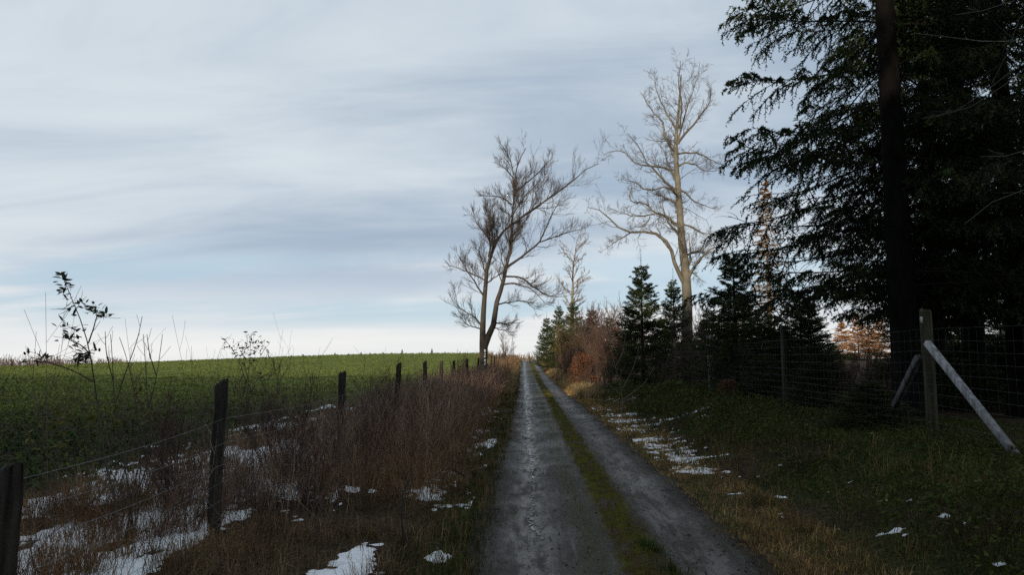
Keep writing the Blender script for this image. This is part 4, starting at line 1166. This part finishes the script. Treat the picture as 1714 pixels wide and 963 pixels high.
sapling('leafy sapling with dark leaves standing tall against the sky by the fence', 5.6,
        [[(205, 868), (180, 790), (165, 690), (158, 640), (150, 590), (140, 550), (124, 510), (108, 470)],
         [(148, 575), (156, 552), (166, 528), (178, 532)], [(148, 590), (135, 578), (118, 570), (104, 560)], [(150, 600), (142, 600), (130, 605)], [(124, 512), (112, 518)], [(158, 640), (120, 620), (60, 600)]],
        [(106, 468, 12, 12), (110, 484, 9, 8), (117, 496, 7, 5), (110, 513, 7, 5), (138, 508, 9, 10), (155, 520, 12, 16), (177, 530, 9, 10), (120, 562, 16, 22), (106, 548, 9, 8), (140, 596, 13, 22), (130, 603, 12, 14), (160, 588, 7, 4), (58, 600, 14, 14), (46, 594, 8, 5), (75, 598, 7, 5), (125, 528, 4, 3)],
        .066, LG, rs=.009)
sapling('tangle of bare upright shoots with a few yellow leaves right of the dark leafed sapling', 5.9,
        [[(225, 872), (205, 760), (192, 680), (190, 640), (188, 600), (185, 560)], [(214, 860), (232, 780), (245, 700), (262, 630), (272, 560)], [(222, 870), (262, 800), (290, 735), (305, 690), (315, 650)],
         [(192, 680), (210, 625), (232, 560), (238, 530)], [(210, 860), (240, 800), (245, 640), (240, 560)], [(190, 640), (178, 590), (176, 555)], [(262, 630), (250, 590), (246, 560)], [(225, 870), (180, 780), (120, 700), (95, 670)], [(225, 870), (236, 760), (225, 660), (212, 600), (200, 565)]],
        [(95, 690, 14, 20), (120, 700, 18, 26), (90, 715, 10, 16), (165, 720, 22, 26), (190, 715, 9, 14), (100, 740, 18, 20), (235, 655, 6, 6), (238, 675, 5, 5), (150, 690, 26, 20), (185, 680, 12, 10), (60, 730, 24, 14), (140, 760, 26, 18), (235, 700, 10, 10), (110, 680, 20, 16)],
        .06, LY, name='bare_sapling', rs=.008)
sapling('sapling with small pale narrow leaves above the square fence post', 7.2,
        [[(425, 800), (420, 720), (415, 650), (418, 600), (421, 560)], [(415, 655), (402, 610), (385, 580), (376, 568)], [(417, 650), (432, 605), (445, 580)], [(416, 640), (408, 595), (415, 570)], [(417, 660), (440, 620), (455, 592)]],
        [(420, 560, 5, 5), (416, 574, 14, 16), (408, 584, 16, 16), (430, 580, 14, 16), (440, 575, 8, 6), (385, 580, 12, 12), (396, 590, 12, 12), (378, 569, 4, 3), (448, 590, 10, 8), (420, 595, 18, 18), (415, 610, 18, 10), (430, 625, 18, 8)],
        .048, [(.10, .095, .07), (.13, .12, .09), (.08, .08, .06)], rs=.005)
sapling('low sapling with a few yellow leaves beside the third fence post', 9.0,
        [[(500, 790), (505, 720), (512, 660), (508, 600)], [(505, 720), (530, 650), (540, 600)], [(505, 740), (470, 660), (455, 600)], [(502, 760), (480, 690), (486, 600)]],
        [(506, 690, 6, 7), (508, 680, 4, 4), (490, 700, 10, 4), (508, 598, 4, 3), (486, 598, 3, 2)],
        .05, LY, name='bare_sapling', rs=.005)
# pale bare stems on the right verge
sapling('forked pale bare stem leaning over the snow on the right verge', 19.0,
        [[(1042, 690), (1040, 655), (1030, 615), (1022, 580), (1016, 540)], [(1040, 655), (1058, 620), (1068, 590)], [(1042, 670), (1080, 640), (1095, 615)], [(1040, 660), (1015, 640), (1000, 612)], [(1030, 615), (1042, 590), (1046, 565)], [(1042, 672), (1066, 668), (1075, 672)]],
        [(1045, 600, 6, 2)], .04, [(.2, .1, .05)], name='bare_sapling', rs=.014, wood=(.19, .155, .12), nb=9)

# ---------------------------------------------------------------- fences
def post_mesh(h, sx, sy, C, slant=.02, round_=False, seed=0, mat=None):
    mb = MB(); r = np.random.default_rng(seed)
    S = 14 if round_ else 24
    an = np.arange(S) * 2 * math.pi / S + (0 if round_ else math.pi / 24)
    if round_: ring = np.stack([np.cos(an), np.sin(an)], 1)
    else:
        ring = np.stack([np.sign(np.cos(an)) * np.abs(np.cos(an)) ** .45, np.sign(np.sin(an)) * np.abs(np.sin(an)) ** .45], 1)
    zs = np.concatenate([[-.35], np.linspace(0, h - .02, 7), [h]])
    rows = []
    split = 1 + (.09 if not round_ else .03) * r.normal(size=(S, 1))
    for k, z in enumerate(zs):
        sc_ = split * (1 + .03 * r.normal(size=(S, 1))) * (.90 if k == len(zs) - 1 else 1)
        p = ring * sc_ * np.array([sx, sy]) / 2 + r.normal(size=2) * .004
        zz_ = z + (slant * ring[:, 0] + .012 * r.normal(size=S) if k >= len(zs) - 2 else 0 * ring[:, 0])
        rows.append(np.concatenate([p, np.full((S, 1), 0) + zz_[:, None]], 1))
    V = np.array(rows)
    top = V[-1].mean(0) + [0, 0, .004]
    idx = np.arange(V.shape[0] * S).reshape(-1, S)
    Q = np.stack([idx[:-1], np.roll(idx[:-1], -1, 1), np.roll(idx[1:], -1, 1), idx[1:]], -1).reshape(-1, 4)
    T = [[idx[-1][i], idx[-1][(i + 1) % S], idx.size] for i in range(S)]
    mb.add(np.concatenate([V.reshape(-1, 3), [top]]), Q, T, C)
    return mb.mesh('fence_post', mat or M['timber'])
def line_tube(mb, pts, r, C=(.16, .16, .17), S=4):
    P = np.array(pts, float)[None]
    V, Q = tubes(P, np.full((1, P.shape[1]), r), S); mb.add(V, Q, C=C)

lf = empty('pasture_fence', (-2.73, 6, 0), 'old wire fence on dark weathered posts between field and track', 'fence')
LX = -2.73
PM = [post_mesh(1.32, .098, .092, (.050, .043, .036), .025, False, i) for i in range(3)]
posts = [(3.62, 1.03, -.02, 0), (5.92, 1.40, .02, 0), (10.2, 1.39, .0, 1), (14.1, 1.48, .03, 2), (17.9, 1.51, -.02, 0), (21.4, 1.51, .03, 1), (25.0, 1.50, 0, 2), (29.0, 1.52, .05, 0), (33.0, 1.58, -.16, 1), (36.5, 1.60, .03, 2), (40.8, 1.6, 0, 0), (45, 1.66, 0, 1), (49, 1.78, .04, 2), (53.5, 1.8, 0, 0), (58, 1.9, .02, 1), (63, 1.95, 0, 2), (68, 2.05, 0, 0), (74, 2.15, 0, 1), (80, 2.2, .03, 2)]
tops = []
for i, (yv, tz, lean_, v) in enumerate(posts):
    xx_ = LX + .05 * math.sin(i * 2.1)
    z = gz(xx_, yv)
    o = link('post', PM[v], lf)
    o.location = (xx_ + 2.73, yv - 6, z)
    o.scale = (1, 1, (tz - z) / 1.32)
    o.rotation_euler = (rng.normal() * .015, lean_, rng.normal() * .15)
    tops.append((xx_, yv, z, tz))
near_y = [t[1] for t in tops]
wire_h = [.12, .27, .42, .57, .75, .96]
for wh in wire_h:
    mb = MB(); pts = []
    for i in range(len(tops) - 1):
        a, b = tops[i], tops[i + 1]
        for u_ in np.linspace(0, 1, 7)[:-1]:
            yv = a[1] + (b[1] - a[1]) * u_
            z = (a[2] + min(wh, a[3] - a[2] - .06)) * (1 - u_) + (b[2] + min(wh, b[3] - b[2] - .06)) * u_ - .03 * math.sin(math.pi * u_)
            pts.append((a[0] * (1 - u_) + b[0] * u_ + .066 + 2.73, yv - 6, z))
    P = np.array(pts); V, Q = tubes(P[None], np.maximum(.0016, .00018 * (P[:, 1] + 6))[None], 4); mb.add(V, Q, C=(.14, .14, .145))
    mb.build('wire', M['wire'], lf, True)
mb = MB()
for yv in np.arange(3.7, 22, .16):
    xx_ = np.interp(yv, near_y, [t[0] for t in tops]) + .066 + 2.73
    z0 = np.interp(yv, near_y, [t[2] for t in tops]); zt_ = np.interp(yv, near_y, [min(.96, t[3] - t[2] - .06) for t in tops])
    line_tube(mb, [(xx_, yv - 6 + rng.normal() * .008, z0 + .1), (xx_, yv - 6, z0 + zt_ - .02)], max(.0015, .00020 * yv), (.13, .13, .135), 3)
mb.build('wire_mesh', M['wire'], lf)

rf = empty('deer_fence', (5.62, 9.8, 0), 'tall wire mesh deer fence with round posts along the wood on the right', 'fence')
RX = lambda y: np.interp(y, [0, 9.8, 21.7, 28, 34, 60], [5.62, 5.62, 5.73, 5.93, 6.1, 6.6])
PR = [post_mesh(2.0, .15, .15, (.052, .048, .030), .0, True, 10), post_mesh(2.0, .12, .12, (.17, .165, .145), .01, True, 11), post_mesh(2.0, .10, .10, (.15, .155, .08), .0, True, 12), post_mesh(2.0, .11, .11, (.05, .045, .036), .0, True, 13)]
rposts = [(4.0, 1.9, 1), (9.8, 1.0, 0), (15.4, 1.0, 3), (21.7, 1.0, 1), (28.0, 1.0, 2), (34.0, 1.0, 1)]
rt = []
for i, (yv, _, v) in enumerate(rposts):
    xx_ = float(RX(yv)); z = gz(xx_, yv)
    topz = {9.8: pix(1540, 519, 9.8)[2], 21.7: pix(1187, 561, 21.7)[2], 28.0: pix(1127, 568, 28.0)[2]}.get(yv, z + 1.9)
    o = link('post', PR[v], rf)
    o.location = (xx_ - 5.62, yv - 9.8, z); o.scale = (1, 1, (topz - z) / 2.0)
    rt.append((xx_, yv, z, topz - z))
# extra thin stake leaning on the grey post
mb = MB(); p = rt[3]
line_tube(mb, [(p[0] - 5.62 - .10, p[1] - 9.8 - .10, p[2] - .1), (p[0] - 5.62 - .14, p[1] - 9.8 - .08, p[2] + 1.85)], .022, (.30, .29, .27), 6)
mb.build('stake', M['timber'], rf)
# sawn diagonal braces and pale mark on the corner post
def beam(a, b, w_, C):
    a, b = np.array(a, float), np.array(b, float)
    d = unit(b - a); s1 = unit(np.cross(d, [1.0, .15, 0])); s2 = np.cross(d, s1)
    V = []
    for t_ in (0, 1 / 3, 2 / 3, 1):
        c = a + (b - a) * t_
        for k in range(8):
            an = (k + .5) * math.pi / 4
            V.append(c + (s1 * np.sign(np.cos(an)) * abs(np.cos(an)) ** .3 + s2 * np.sign(np.sin(an)) * abs(np.sin(an)) ** .3) * w_ / 2)
    idx = np.arange(32).reshape(4, 8)
    Q = np.stack([idx[:-1], np.roll(idx[:-1], -1, 1), np.roll(idx[1:], -1, 1), idx[1:]], -1).reshape(-1, 4)
    V = V + [a, b]
    T = [[0 + (k + 1) % 8, k, 32] for k in range(8)] + [[24 + k, 24 + (k + 1) % 8, 33] for k in range(8)]
    mb = MB(); mb.add(np.array(V) - np.array([5.62, 9.8, 0]), Q, T, C)
    return mb
a = pix(1552, 574, 9.62); b = pix(1700, 762, 8.2)
beam(a, b, .085, (.25, .245, .25)).build('brace', M['timber'], rf)
a = pix(1538, 598, 9.86); b = pix(1498, 680, 10.7)
beam(a, b, .09, (.095, .092, .092)).build('brace', M['timber'], rf)
mb = MB(); q0 = pix(1541, 536, 9.8 - .078)
box(mb, (q0[0] - 5.62 + .01, -.079, q0[2]), .035, .006, .09, (.42, .42, .40))
mb.build('post_tag', M['paint'], rf)
hs = [.10, .20, .30, .42, .54, .68, .82, .97, 1.12, 1.27, 1.42, 1.58]
for wh in hs:
    mb = MB(); pts = []
    for i in range(len(rt) - 1):
        a, b = rt[i], rt[i + 1]
        for u_ in np.linspace(0, 1, 9)[:-1]:
            z = (a[2] + wh) * (1 - u_) + (b[2] + wh) * u_ - .025 * math.sin(math.pi * u_) + .006 * rng.normal()
            pts.append((a[0] * (1 - u_) + b[0] * u_ - 5.62 - .085, a[1] + (b[1] - a[1]) * u_ - 9.8, z))
    P = np.array(pts); V, Q = tubes(P[None], np.maximum(.0013, .00011 * (P[:, 1] + 9.8))[None], 4); mb.add(V, Q, C=(.055, .055, .055))
    mb.build('wire', M['wire'], rf, True)
for i in range(len(rt) - 1):
    a, b = rt[i], rt[i + 1]
    mb = MB()
    for u_ in np.arange(.02, 1, .16 / (b[1] - a[1])):
        yv = a[1] + (b[1] - a[1]) * u_; xx_ = a[0] * (1 - u_) + b[0] * u_ - 5.62 - .085; z0 = a[2] * (1 - u_) + b[2] * u_ - .025 * math.sin(math.pi * u_)
        line_tube(mb, [(xx_, yv - 9.8, z0 + .1), (xx_ + rng.normal() * .006, yv - 9.8 + rng.normal() * .01, z0 + .85), (xx_, yv - 9.8, z0 + 1.58)], max(.0010, .00008 * yv), (.045, .045, .045), 3)
    mb.build('wire_mesh', M['wire'], rf)

# ---------------------------------------------------------------- small things
def stick(name, pts, r0, r1, C, label, twigs=0, cat='branch', group=None, ratio=.4):
    P = resample(np.array(pts, float), 10)[None]; R = np.linspace(r0, r1, 10)[None]
    root = P[0, 0].copy()
    mb = MB(); V, Q = tubes(P, R, 6); mb.add(V - root, Q, C=C)
    if twigs:
        Pc, Rc = branch(P, R, twigs, .2, .95, (.6, .2), ratio, up=.0, wob=.12, K=4, rr=.6, rtip=.0018)
        V, Q = tubes(Pc, Rc, 4); mb.add(V - root, Q, C=C)
        Pd, Rd = branch(Pc, Rc, 4, .2, .95, (.6, .2), .5, up=.0, wob=.12, K=3, rr=.7, rtip=.0014)
        V, Q = tubes(Pd, Rd, 3); mb.add(V - root, Q, C=C)
    o = mb.build(name, M['twig'], None, True); o.location = root
    return tag(o, label, cat, group)
g_ = lambda x, y, h: (x, y, gz(x, y) + h)
stick('fallen_branch', [g_(-1.55, 7.9, .03), g_(-1.25, 8.1, .12), g_(-.95, 8.35, .26), g_(-.78, 8.5, .16)], .007, .011, (.05, .042, .034), 'dark fallen branch arched over the green patch on the left verge', 6)
stick('dead_stalk', [pix(676, 905, 5.5), pix(672, 860, 5.5), pix(676, 820, 5.6), pix(690, 790, 5.7)], .009, .004, (.045, .036, .03), 'thick dark dead stalk rising from the near left verge', 5)
stick('dead_stalk', [pix(686, 940, 5.1), pix(684, 900, 5.15), pix(680, 860, 5.2)], .006, .003, (.04, .034, .03), 'thin dark stalk just in front of the thick dead stalk', 3)
TWIG_LABELS = ['dark twig at the left edge of the track, second nearest there', 'dark twig on the left track edge level with the melt water end', 'dark twig at the left edge beside the fallen branch', 'dark twig on the right lane well up the track',
    'dark twig on the right lane nearest the viewer', 'farthest dark twig on the left edge of the track', 'dark twig in the left lane nearest the viewer', 'dark twig at the right edge of the right lane', 'dark twig in the left lane close to the melt water']
for i in range(9):
    yv = [6.8, 7.4, 9.6, 11.5, 5.6, 13.5, 6.2, 8.4, 10.2][i]; lt = [-1.02, -1.0, -1.05, .9, 1.0, -1.0, -.5, 1.05, -.62][i]
    xx_ = track_x(yv) + lt; an = rng.uniform(0, 6.28); l_ = rng.uniform(.08, .2)
    stick('track_twig', [g_(xx_, yv, .02), g_(xx_ + l_ * .5 * math.cos(an), yv + l_ * .5 * math.sin(an), .03), g_(xx_ + l_ * math.cos(an), yv + l_ * math.sin(an), .02)], .005, .003, (.03, .024, .018), TWIG_LABELS[i], 2, 'twig', 'twigs on the track')
mb = MB()
x, y = scat(4200, 3.4, 30, lambda y: LE(y) + .0, lambda y: RE(y))
n = len(x)
kk = rng.random(n) < .30 + .75 * smooth(.75, 1.15, np.abs(x - track_x(y)))
x, y = x[kk], y[kk]; n = len(x)
c0 = np.stack([x, y, ground(x, y) + .012], 1); a = rng.uniform(0, 6.28, n); s = np.maximum(.014, .0013 * y) * rng.uniform(.4, 1.5, n)
d1 = np.stack([np.cos(a), np.sin(a), rng.normal(size=n) * .25], 1) * s[:, None]; d2 = np.stack([-np.sin(a), np.cos(a), rng.normal(size=n) * .25], 1) * s[:, None] * .5
mb.add(np.stack([c0 - d1, c0 + d2, c0 + d1, c0 - d2], 1), np.arange(n)[:, None] * 4 + np.arange(4)[None], C=np.repeat(pick([(.014, .010, .007), (.03, .02, .012), (.010, .008, .006)], n), 4, 0))
tag(mb.build('leaf_litter', M['leaf']), 'dark rotting leaves strewn along the track edges', 'leaf litter', kind='stuff')

# loose stones on the worn lanes
mb = MB()
x, y = scat(3800, 3.4, 26, lambda y: LE(y) + .08, lambda y: RE(y) - .05)
l_ = x - track_x(y); kx = (np.abs(l_ - .2) > .2) & (fbm(x * 1.5, y * .9, 97) > .42)
x, y = x[kx], y[kx]; n = len(x)
s_ = np.maximum(.0055, .0007 * y) * rng.uniform(.5, 1.7, n)
c0 = np.stack([x, y, ground(x, y) + .006], 1)
octa = np.array([[1, 0, .1], [.3, .9, .15], [-.8, .6, .1], [-.9, -.5, .12], [.2, -1, .1], [.05, 0, .75]])
V = c0[:, None] + octa[None] * (1 + .25 * rng.normal(size=(n, 6, 3))) * s_[:, None, None]
T = np.array([[0, 1, 5], [1, 2, 5], [2, 3, 5], [3, 4, 5], [4, 0, 5]])
mb.add(V, T=(np.arange(n)[:, None, None] * 6 + T[None]).reshape(-1, 3), C=np.repeat(pick([(.10, .098, .095), (.06, .057, .054), (.16, .155, .15), (.035, .032, .03)], n), 6, 0))
tag(mb.build('track_gravel', M['stem']), 'loose small stones on the track lanes', 'gravel', kind='stuff')

# bare broadleaved tree out of frame on the right, its thin boughs reaching into view
tb = MB()
tx_, ty_ = 6.9, 5.6
P = resample(np.array([g_(tx_, ty_, -.2), g_(tx_ + .05, ty_, 2.5), g_(tx_ - .05, ty_ + .1, 5), g_(tx_ - .2, ty_ + .2, 8)]), 14)[None]
V, Q = tubes(P, np.linspace(.09, .02, 14)[None], 8); root = np.array(g_(tx_, ty_, 0)); tb.add(V - root, Q, C=(.13, .12, .10))
cb = MB(); ps = []
for pts in ([(1790, 60, 6.6), (1700, 112, 7.0), (1640, 160, 7.4), (1590, 190, 7.7), (1545, 198, 7.9)], [(1790, 70, 6.6), (1714, 112, 7.1), (1650, 168, 7.5), (1560, 197, 7.9)],
            [(1800, -20, 6.5), (1713, 20, 6.9), (1690, 80, 7.1), (1660, 140, 7.3)], [(1800, -60, 6.4), (1720, -10, 6.9), (1660, 14, 7.3), (1600, 24, 7.7)],
            [(1800, 240, 6.5), (1714, 252, 7.0), (1680, 262, 7.3), (1640, 262, 7.6)], [(1800, 60, 6.6), (1714, 66, 7.0), (1660, 70, 7.5), (1590, 62, 7.9), (1530, 55, 8.2)], [(1800, 300, 6.6), (1714, 318, 7.0), (1650, 345, 7.4), (1615, 375, 7.6)]):
    q = [pix(*t_) for t_ in pts]
    j = P[0, np.argmin(np.abs(P[0, :, 2] - q[0][2] + .4))]
    ps.append(resample(np.array([j] + q), 10))
ps = np.array(ps); R = np.tile(np.linspace(.009, .0022, 10), (len(ps), 1))
V, Q = tubes(ps, R, 5); cb.add(V - root, Q, C=(.13, .12, .10))
Pc, Rc = branch(ps, R, 5, .45, .98, (.45, .15), .13, up=.0, wob=.1, K=4, rr=.55, rtip=.002)
V, Q = tubes(Pc, Rc, 3); cb.add(V - root, Q, C=(.12, .11, .09))
e = empty('bare_tree', root, 'thin pale bare boughs reaching in at the upper right edge before the dark spruces', 'tree')
tb.build('trunk', M['twig'], e, True); cb.build('crown', M['twig'], e, True)

# ---------------------------------------------------------------- far horizon
fx = [(604, 300), (619, 310), (628, 300), (641, 320), (655, 300), (673, 240), (706, 250), (723, 230), (733, 240), (745, 300), (560, 300), (583, 305), (770, 300)]
ORD = 'first second third fourth fifth sixth seventh eighth ninth tenth eleventh twelfth thirteenth'.split()
for i, (px, D) in enumerate(fx):
    top = 583 if i in (5,) else (582 if i == 7 else 587 + (i % 3))
    x = (px - 885) / FPX * D; z = gz(x, D); zt_ = pix(px, top, D)[2]
    plant_tree('distant_spruce', YT[i % 2], YC[i % 2], (x, D, z), 'tiny spruce on the skyline past the field, %s from the left' % ORD[sorted(v[0] for v in fx).index(px)], 'tree', 'tiny spruces on the skyline', i, (zt_ - z) / 5 * .9, (zt_ - z) / 5)
# far bare wood beyond the field on the left
mb = MB()
n = 330
ang_ = rng.uniform(-.98, -.56, n); D_ = rng.uniform(235, 300, n)
x = ang_ * D_; z = ground(x, D_)
top = np.interp((x / D_) * FPX + 885, [-300, 0, 60, 120, 180, 220, 260], [588, 588, 586, 592, 590, 601, 606]) + rng.normal(size=n) * 3
zt_ = EYE + (600 - top) / FPX * D_
hgt = np.maximum(zt_ - z, 1.5)
P = np.stack([np.stack([x + rng.normal(size=n) * .3 * k, D_, z + hgt * k * .62], 1) for k in (0, .5, 1.0)], 1)
R = np.tile(np.array([.20, .16, .08]), (n, 1))
V, Q = tubes(P, R, 3); mb.add(V, Q, C=(.12, .095, .085))
Pc, Rc = branch(P, R, 16, .25, 1.0, (.6, .25), .50, up=.15, wob=.15, K=3, rr=.6, rtip=.06, taper=.3)
V, Q = tubes(Pc, Rc, 3); mb.add(V, Q, C=(.16, .115, .10))
Pd, Rd = branch(Pc, Rc, 2, .3, 1.0, (.5, .2), .5, up=.1, wob=.12, K=2, rr=.8, rtip=.045)
V, Q = tubes(Pd, Rd, 3); mb.add(V, Q, C=(.17, .12, .105))
tag(mb.build('distant_wood', M['twig']), 'brown bare wood on the skyline beyond the field', 'wood', kind='stuff')
